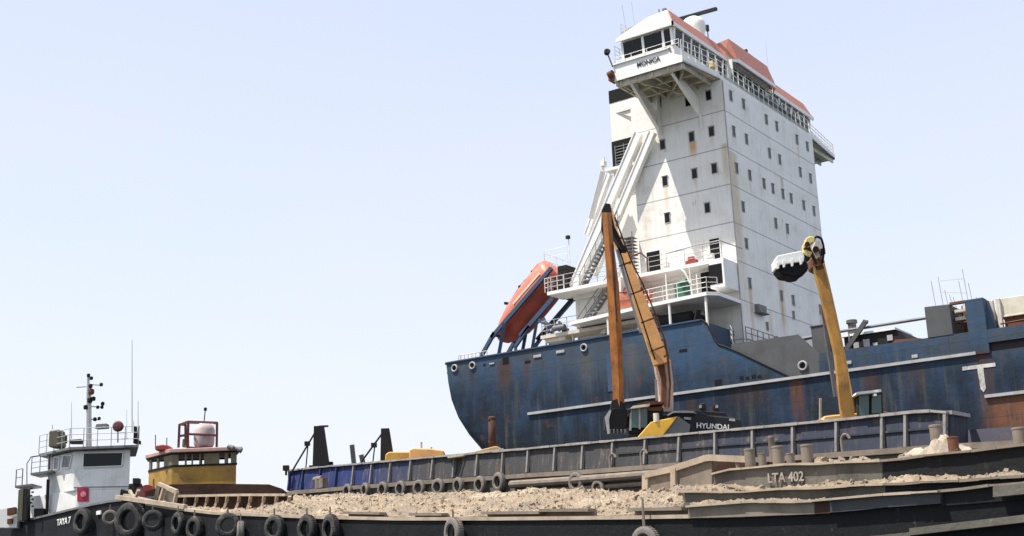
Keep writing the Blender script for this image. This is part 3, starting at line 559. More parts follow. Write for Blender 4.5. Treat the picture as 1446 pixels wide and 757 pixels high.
b = MB(); b.box((-15.9, -1.5, 21.2), (-6.0, .05, 21.45)); b.box((-15.6, -1.3, 20.9), (-13.8, 0, 21.2)); b.tube((-15.6, -1.2, 19.1), (-15.6, -1.2, 21.2), .07); b.tube((-13.2, -1.2, 19.1), (-13.2, -1.2, 21.2), .07); p6 = b.build('aft_side_deck', M['cream'], ship)
b = MB(); rail(b, [V((-14.6, -2.1, 24.55)), V((-.1, -2.1, 24.55)), V((.15, 0, 24.55))][0:2], 1.1, 3, 1.4, .028); rail(b, [V((-14.65, 0, 24.55)), V((-14.65, -2.1, 24.55))], 1.1, 4, .7, .03); rail(b, [V((-16.8, 1.5, 24.55)), V((-14.6, -.2, 24.55))], 1.1, 3, .8, .025)
b.path([V((-4.4, -2.1, 25.65)), V((-2.0, -2.1, 25.8)), V((-.2, -2.1, 25.8)), V((.5, -.1, 25.5))], .045)
b.build('deck_rail', M['ltgrey'], p4)
b = MB(); b.path([V((-7.6, -2.1, 24.6)), V((-7.6, -2.1, 25.9)), V((-6.5, -2.1, 26.1)), V((-6.0, -2.1, 25.6)), V((-6.0, -2.1, 24.6))], .06); b.build('davit_frame', M['rust'], p4)
b = MB(); rail(b, [V((-6.4, -3.5, 21.85)), V((-.5, -4.0, 21.85)), V((0, -3.4, 21.85))], 1.05, 3, 1.1, .028); b.build('deck_rail', M['white'], p5)
b = MB(); rail(b, [V((-15.8, -1.4, 21.45)), V((-9, -1.4, 21.45))], 1.1, 3, 1.2, .028); rail(b, [V((-15.8, 0, 21.45)), V((-15.8, -1.4, 21.45))], 1.1, 3, .7, .028); b.build('deck_rail', M['ltgrey'], p6)
b = MB(); rail(b, [V((1.0, -3.8, 18.0)), V((.6, -3.2, 18.4)), V((.3, -2, 18.4))], 1.1, 3, .6, .03); b.build('deck_rail', M['ltgrey'], ship)
b = MB(); b.box((.0, -1.0, 18.3), (.7, 3.9, 18.5)); rail(b, [V((.65, -.9, 18.5)), V((.65, 3.8, 18.5))], 1.25, 3, 1.0, .035); b.build('front_ledge', M['grey'], ship)
b = MB(); rail(b, [V((-21.9, -3.9, 19.7)), V((-21.7, -3.9, 19.7)), V((-19.2, -3.9, 19.7))], .75, 2, .35, .03); b.build('stern_rail', M['cream'], ship)
# sundry gear on the lower decks
b = MB(); b.tube((-14.6, -1.6, 21.8), (-13.6, -1.6, 21.8), .22, n=12); b.tube((-14.1, -1.6, 21.5), (-14.1, -1.6, 22.3), .1); b.build('winch', M['grey'], ship)
b = MB(); b.box((-5.2, -2.6, 19.2), (-2.2, -1.2, 20.9)); b.tube((-4.8, -2.8, 20.6), (-2.4, -2.8, 20.6), .45, n=14); b.tube((-1.9, -3.6, 19.3), (-1.3, -3.9, 20.8), .2); b.build('mooring_winch', M['dark'], ship)
for x0, z0, nm_ in ((-7.4, 19.0, 0), (-6.2, 19.0, 0)): pass
b = MB(); b.box((-10.8, -1.2, 20.9), (-10.2, -.3, 21.2))
b.build('fire_hose_box', M['white'], ship)
for z in (22.0, 22.35):
    pass
b = MB()
for (x, y, z) in ((-4.9, -1.9, 24.55), (-9.0, -2.0, 24.55), (-1.4, -1.9, 24.55)):
    b = MB(); b.box((x, y, z), (x + .5, y + .3, z + .55)); b.build('deck_locker', M['white'], p4, bevel=.03)
# raking stair girders up the aft side, with stairs inside
def girder(a, c, y, wd, name='stair_girder'):
    bb = MB(); bb.bar((a[0], y, a[1]), (c[0], y, c[1]), wd / 2, .16, side=(1, 0, .4)); 
    d = (V((c[0], y, c[1])) - V((a[0], y, a[1]))).normalized(); nn = V((d.z, 0, -d.x)).normalized()
    for s_ in (-1, 1): bb.bar(V((a[0], y, a[1])) + nn * s_ * wd / 2, V((c[0], y, c[1])) + nn * s_ * wd / 2, .05, .22, side=nn)
    return bb.build(name, M['white_clean'], ship)
girder((-6.9, 35.8), (-13.6, 24.6), -.45, .62); girder((-5.75, 35.6), (-11.6, 25.6), -.45, .5); girder((-10.9, 34.0), (-13.2, 29.5), 1.6, .35)
b = MB()
def stairs(mb, a, c, y0, y1, n, r=.03):
    a, c = V(a), V(c)
    for i in range(n + 1):
        p = a + (c - a) * i / n; mb.box((p.x - .14, y0, p.z - .02), (p.x + .14, y1, p.z + .02))
    for y in (y0, y1):
        mb.bar((a.x, y, a.z), (c.x, y, c.z), .10, .02); mb.tube((a.x, y, a.z + .9), (c.x, y, c.z + .9), r)
        for i in range(0, n + 1, 3):
            p = a + (c - a) * i / n; mb.tube((p.x, y, p.z), (p.x, y, p.z + .9), r * .8, n=5)
stairs(b, (-12.2, 0, 24.6), (-9.0, 0, 29.2), -1.5, -.8, 18); b.build('stair', M['grey'], ship)
b = MB(); stairs(b, (-12.6, 0, 21.5), (-9.6, 0, 24.5), -1.3, -.6, 12); b.build('stair', M['grey'], ship)
b = MB(); stairs(b, (-11.6, 0, 19.2), (-9.6, 0, 21.3), -1.3, -.6, 9); b.build('stair', M['ltgrey'], ship)
b = MB()
for i in range(11): b.box((-8.7, -.9, 25.2 + i * .26), (-7.8, -.1, 25.24 + i * .26))
for x in (-8.7, -7.8): b.tube((x, -.9, 24.6), (x, -.9, 28.2), .04)
b.build('ladder_cage', M['grey'], ship)
# davit mast rising aft
b = MB(); b.bar((-11.8, 0, 30.2), (-10.5, 0, 33.7), .20, .14); b.tube((-10.5, 0, 33.6), (-10.35, 0, 34.8), .09); b.box((-10.6, -.2, 34.1), (-10.25, .2, 34.5)); b.tube((-13.9, 0, 24.6), (-13.9, 0, 29.1), .04); b.build('stores_davit', M['white'], ship)
b = MB(); b.lathe((-13.9, -.1, 29.1), UP, [(0, .18), (.18, .12), (.2, -.1), (0, -.15)], 10); b.build('deck_lamp', M['dark'], ship)
# lifeboat ramp (part of the ship)
LY = .6
b = MB()
for y in (LY - 1.5, LY + 1.5):
    o1 = V((-15.0, y, 26.7)); o2 = V((-20.9, y, 22.15)); b.bar(o1, o2, .16, .12)
    for dx, xx in ((0, -1.0), (1.1, .3)):
        b.bar((-20.6 + dx * .9, y, 22.5 + dx * .55), (-21.9 + dx * 1.5, y, 20.9 - dx * .1), .14, .12); b.bar((-21.9 + dx * 1.5, y, 20.95 - dx * .1), (-21.9 + dx * 1.3, y, 19.1), .14, .12)
b.bar((-20.7, LY - 1.4, 22.3), (-20.7, LY + 1.4, 22.3), .08)
b.build('lifeboat_ramp', M['cradle'], ship)
b = MB()
for y in (LY - 1.15, LY + 1.15):
    b.bar((-13.6, y, 25.7), (-18.4, y, 21.95), .17, .12); b.bar((-17.5, y, 22.6), (-18.9, y, 21.2), .12); b.bar((-18.9, y, 21.2), (-18.9, y, 19.1), .12); b.bar((-16.8, y, 22.9), (-17.8, y, 19.1), .12)
    b.bar((-16.6, y, 22.9), (-15.5, y, 22.3), .14); b.bar((-16.2, y, 23.0), (-15.7, y, 21.8), .12)
b.build('ramp_brace', M['cradle'], ship)
b = MB(); b.box((-15.2, -1.5, 24.6), (-13.6, 2.2, 24.75)); b.box((-14.4, -1.0, 24.7), (-13.6, 1.8, 26.7)); b.build('boarding_platform', M['dark'], ship)
b = MB(); rail(b, [V((-15.3, 2, 26.7)), V((-15.3, -1.4, 26.7))], 1.1, 2, .8, .02); rail(b, [V((-15.3, -1.5, 24.7)), V((-13.6, -1.5, 24.7))], 1.1, 3, .6, .03); rail(b, [V((-15.3, -1.4, 26.9)), V((-13.2, -1.4, 26.9))], 1.1, 2, .9, .02); b.build('boarding_rail', M['white'], ship)
b = MB(); b.bar((-13.2, -1.5, 19.2), (-13.2, .4, 19.2), .05)
# rudder-stock post and underwater gear are hidden; rusty standing pipe comes with the barge below
# ================================================================== lifeboat
lb = thing('lifeboat', 'orange enclosed free-fall lifeboat on its ramp at the stern', 'lifeboat', (-18, LY, 24.2))
ax = V((-5.7, 0, -4.4)).normalized(); nb = V((-ax.z, 0, ax.x)) * -1
if nb.z < 0: nb = -nb
c0 = V((-15.6, LY, 26.2)) + nb * .35
def lbring(t, rs):
    return [c0 + ax * t + V((0, 1, 0)) * (math.cos(a) * rs[0]) + nb * (math.sin(a) * (rs[1] if math.sin(a) > 0 else rs[2])) for a in [2 * math.pi * k / 20 for k in range(20)]]
def loft(mb, rings, mi=0):
    b0 = len(mb.v); n_ = len(rings[0])
    for r_ in rings: mb.v += r_
    for j in range(len(rings) - 1):
        for k in range(n_):
            mb.f.append((b0 + j * n_ + k, b0 + j * n_ + (k + 1) % n_, b0 + (j + 1) * n_ + (k + 1) % n_, b0 + (j + 1) * n_ + k)); mb.m.append(mi)
    mb.f.append(tuple(b0 + k for k in range(n_))[::-1]); mb.m.append(mi); mb.f.append(tuple(b0 + (len(rings) - 1) * n_ + k for k in range(n_))); mb.m.append(mi)
prof = [(-.5, .6, .9, .8), (-.35, 1.1, 1.45, 1.25), (0, 1.28, 1.65, 1.45), (1.5, 1.32, 1.6, 1.6), (3.2, 1.32, 1.45, 1.65), (4.6, 1.25, 1.2, 1.6), (5.7, 1.0, .9, 1.3), (6.5, .6, .5, .85), (6.9, .15, .2, .3)]
b = MB(); loft(b, [lbring(t, (r1, r2, r3)) for t, r1, r2, r3 in prof])
cen = [sum((b.v[i] for i in f), V((0, 0, 0))) / len(f) for f in b.f]; b.m = [1 if (c - c0).dot(nb) < -.02 else 0 for c in cen]  # lower half takes a darker red: its shade is put into the colour
lbh = b.build('boat_shell', [M['orange'], M['lb_shade']], lb); smooth_angle(lbh, 60)
b = MB(); b.obox(c0 + nb * 1.4 + ax * .6, ax * .5, V((0, .6, 0)), nb * .2); b.build('conning_hood', M['orange'], lb, bevel=.1)
for t in (1.0, 2.6, 4.4):
    b = MB(); b.bar(c0 + ax * t + nb * 1.45 + V((0, -.6, 0)), c0 + ax * (t - .1) + nb * 1.45 + V((0, .6, 0)), .1, .06); b.build('hatch', M['dark'], lb)
b = MB(); b.path([c0 + ax * .8 + nb * 1.45 + V((0, -.5, 0)), c0 + ax * 2.5 + nb * 1.5 + V((0, -.5, 0)), c0 + ax * 4.6 + nb * 1.2 + V((0, -.4, 0))], .03); b.build('grab_rail', M['ltgrey'], lb)
b = MB(); b.prism([c0 + ax * .3 + V((0, -1.33, .0)) + nb * .25, c0 + ax * 3.6 + V((0, -1.33, 0)) + nb * .25, c0 + ax * 3.6 + V((0, -1.33, 0)) + nb * .42, c0 + ax * .3 + V((0, -1.33, 0)) + nb * .42], (0, .02, 0)); b.build('reflective_band', M['cream'], lb)
# small orange rescue boat on the side deck
rb = thing('rescue_boat', 'small orange rescue boat sitting on the white side deck behind the excavator boom', 'rescue boat', (-7.5, -2.6, 21.85))
b = MB()
rr = []
for t, w_, h0, h1 in ((0, .05, .9, 1.3), (.5, .5, .4, 1.3), (1.2, .75, .1, 1.15), (2.2, .8, .05, 1.1), (3.0, .7, .1, 1.1)):
    x = -8.9 + t; z0 = 21.95
    rr.append([V((x, -2.5 + y_, z0 + z_)) for y_, z_ in ((-w_, h1), (-w_ * .95, (h0 + h1) / 2), (-w_ * .5, h0), (0, h0 - .02), (w_ * .5, h0), (w_ * .95, (h0 + h1) / 2), (w_, h1))])
loft(b, rr); b.build('boat_hull', M['orange'], rb)
b = MB(); b.box((-7.6, -2.9, 22.9), (-6.8, -2.1, 23.6)); b.build('console', M['orange'], rb, bevel=.08)
b = MB(); b.path([V((-8.9, -2.5, 23.2)), V((-7.4, -1.8, 23.12)), V((-5.9, -1.85, 23.1))], .09); b.path([V((-8.9, -2.5, 23.2)), V((-7.4, -3.25, 23.12)), V((-5.9, -3.2, 23.1))], .09); b.build('buoyancy_tube', M['red'], rb)
# ================================================================== shared frames of the two barges
def hdir(a, b_): d = V(b_) - V(a); d.z = 0; return d.normalized()
A1, A2 = at(205, 712, 56.2), at(1446, 690, 24.9); U1 = hdir(A1, A2); N1 = V((-U1.y, U1.x, 0))     # near barge: along, inboard
Q1, Q2 = at(406.5, 665.5, 73.3), at(1309, 581.6, 41.6); U2 = hdir(Q1, Q2); N2 = V((-U2.y, U2.x, 0))  # far barge
def n1(px, py, w=0): return hit(px, py, A1 + N1 * w, N1)
def n2(px, py, w=0): return hit(px, py, Q1 + N2 * w, N2)
def wall(mb, top, bot, n, t, mi=0):
    """a plate of thickness t between an upper and a lower polyline (same number of points)"""
    k = len(top)
    for i in range(k - 1):
        mb.hexa([bot[i], bot[i + 1], bot[i + 1] + n * t, bot[i] + n * t, top[i], top[i + 1], top[i + 1] + n * t, top[i] + n * t], mi)
def plin(tab, x):
    if x <= tab[0][0]: return tab[0][1]
    return lerp(tab, x)
# ================================================================== far barge (blue grey hopper barge with excavators)
TOP2 = [(406.5, 665.5), (453, 660.5), (530, 654), (613, 646.5), (694, 639.4), (759, 633.5), (866, 623.5), (961, 615), (1100, 602.5), (1180, 595), (1309, 581.6), (1335, 583), (1366, 588.5)]
BOT2 = [(410, 692.7), (499, 685), (611, 676.5), (694, 671.5), (745, 667.5), (823, 663), (909, 656.5), (1009, 649), (1120, 643), (1249, 634), (1315, 629), (1366, 626)]
DK2 = lambda x: plin(BOT2, x)
TP2 = lambda x: plin(TOP2, x)
bg2 = thing('hopper_barge', 'long blue and grey hopper barge with ribbed coaming carrying the excavators', 'barge', n2(700, 700, 0) * 1.0)
bg2.location.z = 0
LN = -.16
xs = [406.5 + (1340 - 406.5) * i / 40 for i in range(41)]
b = MB(); top = [n2(x, TP2(x), 0) for x in xs]; bot = [n2(x, DK2(x), LN) for x in xs]; wall(b, top, bot, N2, .06)
e0 = n2(1366, 588.5, 2.2); e1 = n2(1366, 627, 2.0)
b.hexa([bot[-1], e1, e1 + N2 * .05, bot[-1] + N2 * .05, top[-1], e0, e0 + N2 * .05, top[-1] + N2 * .05])
wall(b, [top[0] + N2 * 12, top[0]], [bot[0] + N2 * 12, bot[0]], U2, .06)
coam = b.build('coaming', M['coam'], bg2)
b = MB()
ragged(b, [p + UP * .03 - N2 * .04 for p in top], .042, .12, j=.012)
b.bar(top[-1] + UP * .03, e0 + UP * .03, .06, .10); b.build('coaming_rail', M['railtop'], coam)
b = MB(); 
for f_ in (.5,):
    for i in range(20, 40): 
        p = (bot[i] + (top[i] - bot[i]) * f_) - N2 * .03; q = (bot[i + 1] + (top[i + 1] - bot[i + 1]) * f_) - N2 * .03; b.bar(p, q, .03, .04)
b.build('stiffener', M['coam'], coam)
ribs = [409.9, 428.6, 453.4, 476, 500.2, 525.7, 552.3, 580.9, 612.1, 642.8, 675.1, 711, 746.5, 784.4, 823.7, 866, 912, 960, 1010.3, 1063.3, 1120.1, 1181.7, 1246.2, 1279.2, 1335]
for i, x in enumerate(ribs):
    t_ = n2(x, TP2(x) + 1, -.06); b_ = n2(x - (3 if x < 700 else 2 if x < 1000 else 0), DK2(x), LN - .12); bb = MB(); bb.bar(b_, t_, .07, .05, side=N2); bb.build('rib', M['railgrime'] if x > 500 else M['coam'], coam)
# hull side and deck edge
OW = -.95
xs2 = [408, 500, 611, 694, 745, 823, 909, 1009, 1120, 1249, 1315, 1366, 1600]
def dk(x): return DK2(min(x, 1366)) + (0 if x <= 1366 else -(x - 1366) * .05)
b = MB(); tp = [n2(x, dk(x) + 4, OW) for x in xs2]; bt = [V((p.x, p.y, -1)) for p in tp]
wall(b, tp, bt, N2, .1); inn = [n2(x, dk(x), 0) for x in xs2]; b.strip(tp, inn); wall(b, [tp[0] + N2 * 13, tp[0]], [bt[0] + N2 * 13, bt[0]], U2, .1)
far = [p + N2 * 13.5 for p in tp]; wall(b, far, [V((p.x, p.y, -1)) for p in far], -N2, .1)
fl = [V((p.x, p.y, p.z - .3)) for p in tp]; b.strip(fl, [p + N2 * 13.5 for p in fl]); b.build('barge_hull', M['tier'], bg2)
b = MB()
for p, q in zip(tp[:-1], tp[1:]): b.bar(p - N2 * .06, q - N2 * .06, .09, .08)
b.build('deck_edge', M['dusty'], bg2)
wr = [n2(x, TP2(x), 11) for x in (1366, 1366)]
# blue-lilac end plating beyond the coaming
b = MB(); wall(b, [n2(1366, 607, 2.2), n2(1500, 598, 2.2)], [n2(1366, 640, 2.2), n2(1500, 632, 2.2)], N2, .1); b.build('end_plate', paint('faded lilac blue steel', (.09, .09, .13), (.15, .1, .08), .5, .7), bg2)
# fender pipe
b = MB(); pts = [n2(x, dk(x) + 15 + (x - 720) * -.004, OW - .18) for x in (722, 800, 870, 930, 990)]
b.path(pts, .17, 10); pts = [n2(x, dk(x) + 27, OW - .1) for x in (770, 860, 930)]; b.path(pts, .1, 8); b.build('fender_pipe', M['dusty'], bg2)
# small staple and hook fittings along the coaming
def hook(px, py, w, h, name='mooring_hook', mat='sandwood', pl=n2, off=-.5, par=None):
    a = pl(px, py, off); bb = MB(); u = U2; s_ = w
    pts = [a, a + UP * h * .8, a + UP * h + u * s_ * .3, a + UP * h + u * s_ * .7, a + UP * h * .75 + u * s_]
    bb.path(pts, .05, 8); return bb.build(name, M[mat], par or bg2)
for px, py in ((862, 664), (906, 659), (1190, 641)): hook(px, py, .35, .62, mat='dusty')
b = MB(); b.bar(n2(703, 673, -.6), n2(703, 656, -.6), .07); b.bar(n2(717, 672, -.6), n2(717, 655, -.6), .07); b.build('towing_bitt', M['dusty'], bg2)
b = MB(); q = n2(450, 690, -.6); b.tube(q, q + UP * .55, .2); b.tube(q + UP * .5 - U2 * .4, q + UP * .5 + U2 * .4, .16); b.obox(q + U2 * .45 + UP * .25, U2 * .2, N2 * .15, UP * .25); b.build('deck_gear', M['dusty'], bg2)
# spud posts with stays on the deck
for px, ytop, w_, D in ((451, 604, .27, 72), (545, 607, .22, 69)):
    yb = TP2(px); s_ = D / FPX; p0 = at(px, yb + 6, D); sp = MB()
    h = (yb + 6 - ytop) * s_ * 1.03; sp.hexa([p0 + HR * -w_ * 1.3 + HF * -w_, p0 + HR * w_ * 2.2 + HF * -w_, p0 + HR * w_ * 2.2 + HF * w_, p0 + HR * -w_ * 1.3 + HF * w_, p0 + HR * -w_ + HF * -w_ + UP * h, p0 + HR * w_ * .9 + HF * -w_ + UP * h, p0 + HR * w_ * .9 + HF * w_ + UP * h, p0 + HR * -w_ + HF * w_ + UP * h])
    if px < 500: sp.bar(p0 + UP * h, p0 + UP * h + HR * .5, .05)
    po = sp.build('spud_post', M['dark'], bg2)
    st = MB(); q = p0 + UP * h * .85 - HR * w_; st.tube(q, q - HR * 1.3 - UP * h * .85, .05); st.tube(q - HR * .35 - UP * .5, q - HR * .5 - UP * h * .85, .035); st.build('stay', M['dark'], po)
    lm = MB(); lm.obox(q - HR * .4 - UP * .55, HR * .15, HF * .1, UP * .12); lm.build('lamp', M['dark'], po)
for px, ya, yb, l in ((497, 628, 657, -.22), (510, 642, 655, -.15)):
    b = MB(); p = at(px + 3, yb, 70); b.bar(p, at(px, ya, 70), .12, .08); b.build('leaning_post', M['grey'], bg2)
for px, py in ((404, 661), (466, 656), (441, 661)):
    b = MB(); p = at(px, py, 72.5); b.obox(p, HR * .16, HF * .16, UP * .14); b.tube(p, p - UP * .4, .06); b.build('nav_lamp', M['dark'], bg2)
# tyre geometry --------------------------------------------------------
def tyre_mesh(name, mats, R=.46, wd=.26):
    bb = MB(); prof_ = [(R * .55, -wd * .30), (R * .62, -wd * .5), (R * .80, -wd * .52), (R * .95, -wd * .42), (R, -wd * .30), (R, wd * .30), (R * .95, wd * .42), (R * .80, wd * .52), (R * .62, wd * .5), (R * .55, wd * .30), (R * .60, wd * .2), (R * .82, 0), (R * .60, -wd * .2), (R * .55, -wd * .30)]
    bb.lathe((0, 0, 0), (0, 1, 0), prof_, 32)
    for k in range(40):
        a = 2 * math.pi * k / 40; e = V((math.cos(a), 0, math.sin(a))); t_ = V((-math.sin(a), 0, math.cos(a)))
        for s_ in (-1, 1): bb.obox(e * (R * 1.005) + V((0, s_ * wd * .17, 0)), e * .012, t_ * .02, V((0, wd * .11, 0)))
    me = bpy.data.meshes.new(name); me.from_pydata(bb.v, [], bb.f); me.materials.append(mats)
    for p in me.polygons: p.use_smooth = True
    me.set_sharp_from_angle(angle=math.radians(45)); return me
T1 = tyre_mesh('tyre', M['rubber']); T2 = tyre_mesh('tyre', M['rubber_dusty'])
def put_tyre(me, p, nrm, s=1.0, tilt=0, label='', group='', spin=0, name='tyre_fender', rope=0):
    o = bpy.data.objects.new(name, me); C.objects.link(o); y = V(nrm).normalized(); z = (UP - y * UP.dot(y)).normalized(); x = y.cross(z)
    R_ = Matrix((x, y, z)).transposed().to_4x4(); o.matrix_world = Matrix.Translation(p) @ R_ @ Matrix.Rotation(tilt, 4, 'Z') @ Matrix.Rotation(spin, 4, 'Y') @ Matrix.Scale(s, 4)
    tag(o, label, 'tyre', group)
    if rope:
        bb = MB(); bb.v = []; bb.tube((0, 0, .42), (0, .02, .42 + rope), .022, n=6); bb.tube((.05, 0, .42), (.02, .02, .42 + rope), .022, n=6)
        me2 = bpy.data.meshes.new('rope'); me2.from_pydata(bb.v, [], bb.f); me2.materials.append(M['dusty']); r_ = bpy.data.objects.new('rope', me2); C.objects.link(r_); r_.parent = o
        r_.matrix_parent_inverse = Matrix.Identity(4)
        if spin: r_.matrix_local = Matrix.Rotation(-spin, 4, 'Y')
    return o
ords = ['leftmost', 'second', 'third', 'fourth', 'fifth', 'sixth', 'seventh', 'eighth', 'ninth', 'tenth', 'eleventh']
row = [(491, 694, .82), (516, 692.5, .82), (541, 691.5, .84), (566, 690.5, .84), (592, 689.5, .84), (619, 688, .86), (647.5, 686.5, .86), (678, 685, .86), (704.5, 680.5, .90), (814, 681, .88), (845, 690, .75)]
for i, (px, py, s_) in enumerate(row):
    lab = f'dusty tyre on the far barge, {ords[i]} from the left in the row above the sand' if i < 9 else ('dusty tyre hanging on the fender pipe of the far barge' if i == 9 else 'half buried tyre below the fender pipe, rightmost on the far barge')
    put_tyre(T2, n2(px, py, OW - .22), -N2, s_, random.uniform(-.15, .15), lab, 'tyres along the far barge', random.random() * 6)
# ================================================================== near barge
EDGE = [(205, 712), (240, 718), (300, 725), (440, 731), (560, 733.5), (700, 733.5), (880, 732), (1000, 730), (1050, 728.8), (1133, 725.4), (1170, 724), (1213, 720.5), (1250, 716.4), (1328, 711), (1446, 701), (1900, 650)]
E1 = lambda x: plin(EDGE, x)
bg1 = thing('sand_barge', 'near black-hulled barge heaped with sand and marked LTA 402', 'barge', V((A1.x + U1.x * 20, A1.y + U1.y * 20, 0)))
xs = [205, 222, 240, 270, 300, 350, 400, 440, 500, 560, 630, 700, 790, 880, 1000, 1050, 1133, 1213, 1250, 1328, 1446, 1600, 1900]
b = MB(); tp = [n1(x, E1(x), 0) for x in xs]; bt = [V((p.x, p.y, -1)) for p in tp]; wall(b, tp, bt, N1, .12)
BW = 10.5; far = [p + N1 * BW for p in tp]; wall(b, far, [V((p.x, p.y, -1)) for p in far], -N1, .1)
wall(b, [tp[0] + N1 * BW, tp[0]], [bt[0] + N1 * BW, bt[0]], U1, .12)
dkz = [p - UP * .25 for p in tp]; b.strip(dkz, [p + N1 * BW for p in dkz])
b.build('barge_hull', M['tar'], bg1)
# sandy gunwale strip with recessed bays
b = MB()
gt = [n1(x, E1(x) - 2.5 - (x - 205) * .002, -.06) for x in xs]; gb = [n1(x, E1(x) + 1.5, -.06) for x in xs]
wall(b, gt[:16], gb[:16], N1, .3); b.build('gunwale', M['sandwood'], bg1)
for a_, c_, d_ in ((492, 544, 8), (586, 632, 7), (688, 770, 9), (770, 840, 12), (896, 972, 12)):
    bb = MB(); p, q = n1(a_, E1(a_) - d_, .25), n1(c_, E1(c_) - d_, .25); r_, s_ = n1(c_, E1(c_) - 2, .25), n1(a_, E1(a_) - 2, .25)
    wall(bb, [p, q], [s_, r_], N1, .08); bb.bar(p - N1 * .1, q - N1 * .1, .04, .14); bb.build('bulwark_plate', M['dusty'], bg1)
# tiers at the fore part
TC = [(972, 716), (1050, 710), (1150, 708), (1250, 699), (1328, 694.6), (1400, 686.4), (1446, 683), (1900, 640)]
TBb = TC
TBt = [(966, 695), (1000, 695), (1050, 695.5), (1133, 690.5), (1250, 684.6), (1330, 681), (1446, 673.6), (1900, 632)]
TAb = [(1000, 686), (1050, 690), (1133, 683), (1250, 676), (1446, 667), (1900, 625)]
TAt = [(1008, 670), (1034, 663.6), (1050, 662.5), (1133, 656), (1250, 651.5), (1340, 641), (1446, 629), (1900, 575)]
def tier(xs_, tt, tb, w, t, mat, name, extra=14):
    bb = MB(); T_ = [n1(x, plin(tt, x), w) for x in xs_]; B_ = [n1(x, plin(tb, x) + extra * (1 if extra else 0), w) for x in xs_]
    wall(bb, T_, B_, N1, t); o_ = bb.build(name, M[mat], bg1)
    cc = MB()
    ragged(cc, [p - N1 * .03 + UP * .01 for p in T_], .026, .07, seed=3)
    cc.build('edge_plate', M['sandwood'] if mat != 'tier_dark' else M['dusty'], o_); return o_, T_
_, tcT = tier([972, 1010, 1050, 1100, 1150], TC, EDGE, -.10, .3, 'dusty', 'sandy_bulwark', 1)
tier([1150, 1172], TC, EDGE, -.10, .3, 'rust_wall', 'rusty_bulwark', 1)
tier([1172, 1213, 1250, 1290, 1328], TC, EDGE, -.14, .3, 'greypanel', 'grey_fender_panel', 0)
tier([1328, 1400, 1446, 1900], TC, EDGE, -.05, .3, 'tier_dark', 'dark_bulwark', 4)
tier([966, 1000, 1050, 1133, 1200, 1250], TBt, TBb, .35, .25, 'tier', 'lower_coaming', 3)
tier([1250, 1330, 1446, 1900], TBt, TBb, .35, .25, 'tier_dark', 'lower_coaming', 3)
ta, _ = tier([1008, 1034, 1050, 1133, 1180], TAt, TAb, 1.1, .3, 'tier_top', 'upper_coaming', 6)
tier([1180, 1215, 1246], TAt, TAb, 1.1, .3, 'tier', 'upper_coaming', 6)
tier([1246, 1340, 1446, 1900], TAt, TAb, 1.1, .3, 'tier_dark', 'upper_coaming', 6)
b = MB(); T_ = [n1(x, plin(TAt, x), 1.4) for x in (1008, 1034, 1133, 1250, 1340, 1446, 1900)]; b.strip([p - UP * .02 for p in T_], [p + N1 * 7 - UP * .02 for p in T_]); b.build('foredeck', M['dusty'], bg1)
# faint number on the upper coaming
t0 = n1(1109, 674.5, 1.05); text('LTA 402', 'number_lettering', M['oldletter'], bg1, .31, t0, n1(1146, plin(TAt, 1146), 1) - n1(1075, plin(TAt, 1075), 1), UP, .006)
# box fender and lower rubbing strake on the right
b = MB(); p = n1(1402, 687, -.35); q = n1(1500, 676, -.35); wall(b, [p, q], [n1(1402, 702, -.35), n1(1500, 692, -.35)], N1, .35); fb = b.build('box_fender', M['tier'], bg1)
b = MB(); p, q = n1(1290, 751, -.12), n1(1600, 715, -.12); b.bar(p, q, .07, .14); p, q = n1(1200, 764, -.12), n1(1290, 755, -.12); b.bar(p, q, .05, .12); b.build('rubbing_strake', M['tier'], bg1)
# raised angled plate with posts at mid length
PW = 4.6
b = MB(); tpp = [n1(x, y, PW) for x, y in ((913, 671), (950, 663), (999, 647), (1005, 646.5), (1040, 648), (1060, 649))]; btt = [n1(x, y, PW) for x, y in ((913, 705), (950, 703), (999, 700), (1005, 700), (1040, 690), (1060, 688))]
wall(b, tpp[:4], btt[:4], N1, .08); pl = b.build('wing_plate', M['dusty'], bg1)
b = MB()
for p, q in zip(tpp[:-1], tpp[1:]): b.bar(p, q, .09, .10)
b.bar(tpp[0], btt[0], .12, .08, side=U1); b.bar(n1(952, 661, PW - .06), n1(952, 700, PW - .06), .10, .06, side=U1); b.bar(tpp[4], n1(1046, 680, PW), .05); b.build('plate_frame', M['sandwood'], pl)
b = MB(); wall(b, [n1(1004, 651, PW + .5), n1(1062, 652, PW + .5)], [n1(1004, 690, PW + .5), n1(1062, 690, PW + .5)], N1, .08); b.build('back_plate', M['rust_wall'], bg1)
# bollards on the foredeck
def bollard(px, ytop, ybot, wpx, w, mat='dusty', lab=None):
    a = n1(px, ybot, w); c = n1(px, ytop, w); D_ = (a - CAM).dot(FWD); r_ = wpx / 2 * D_ / FPX; h = (c - a).length; base = a
    bb = MB(); bb.lathe(base, UP, [(r_, -.15), (r_, h * .88), (r_ * 1.06, h * .9), (r_ * 1.06, h * .98), (r_, h), (0, h * 1.01)], 18); o_ = bb.build('bollard', M[mat], bg1); smooth_angle(o_, 35); return o_
for px, yt, yb, wp, w in ((1060, 634, 660, 15, 2.0), (1077, 640, 656, 11, 3.4), (1100, 630, 657, 17, 2.2), (1117, 640, 656, 12, 3.4), (1141, 628, 654, 17, 2.2), (1091, 616, 645, 9, 5.0), (1324, 600, 632, 17, 3.2), (1347, 617, 636, 15, 2.0), (1441, 604, 629, 18, 2.2)): bollard(px, yt, yb, wp, w, 'dusty' if px != 1347 else 'rust')
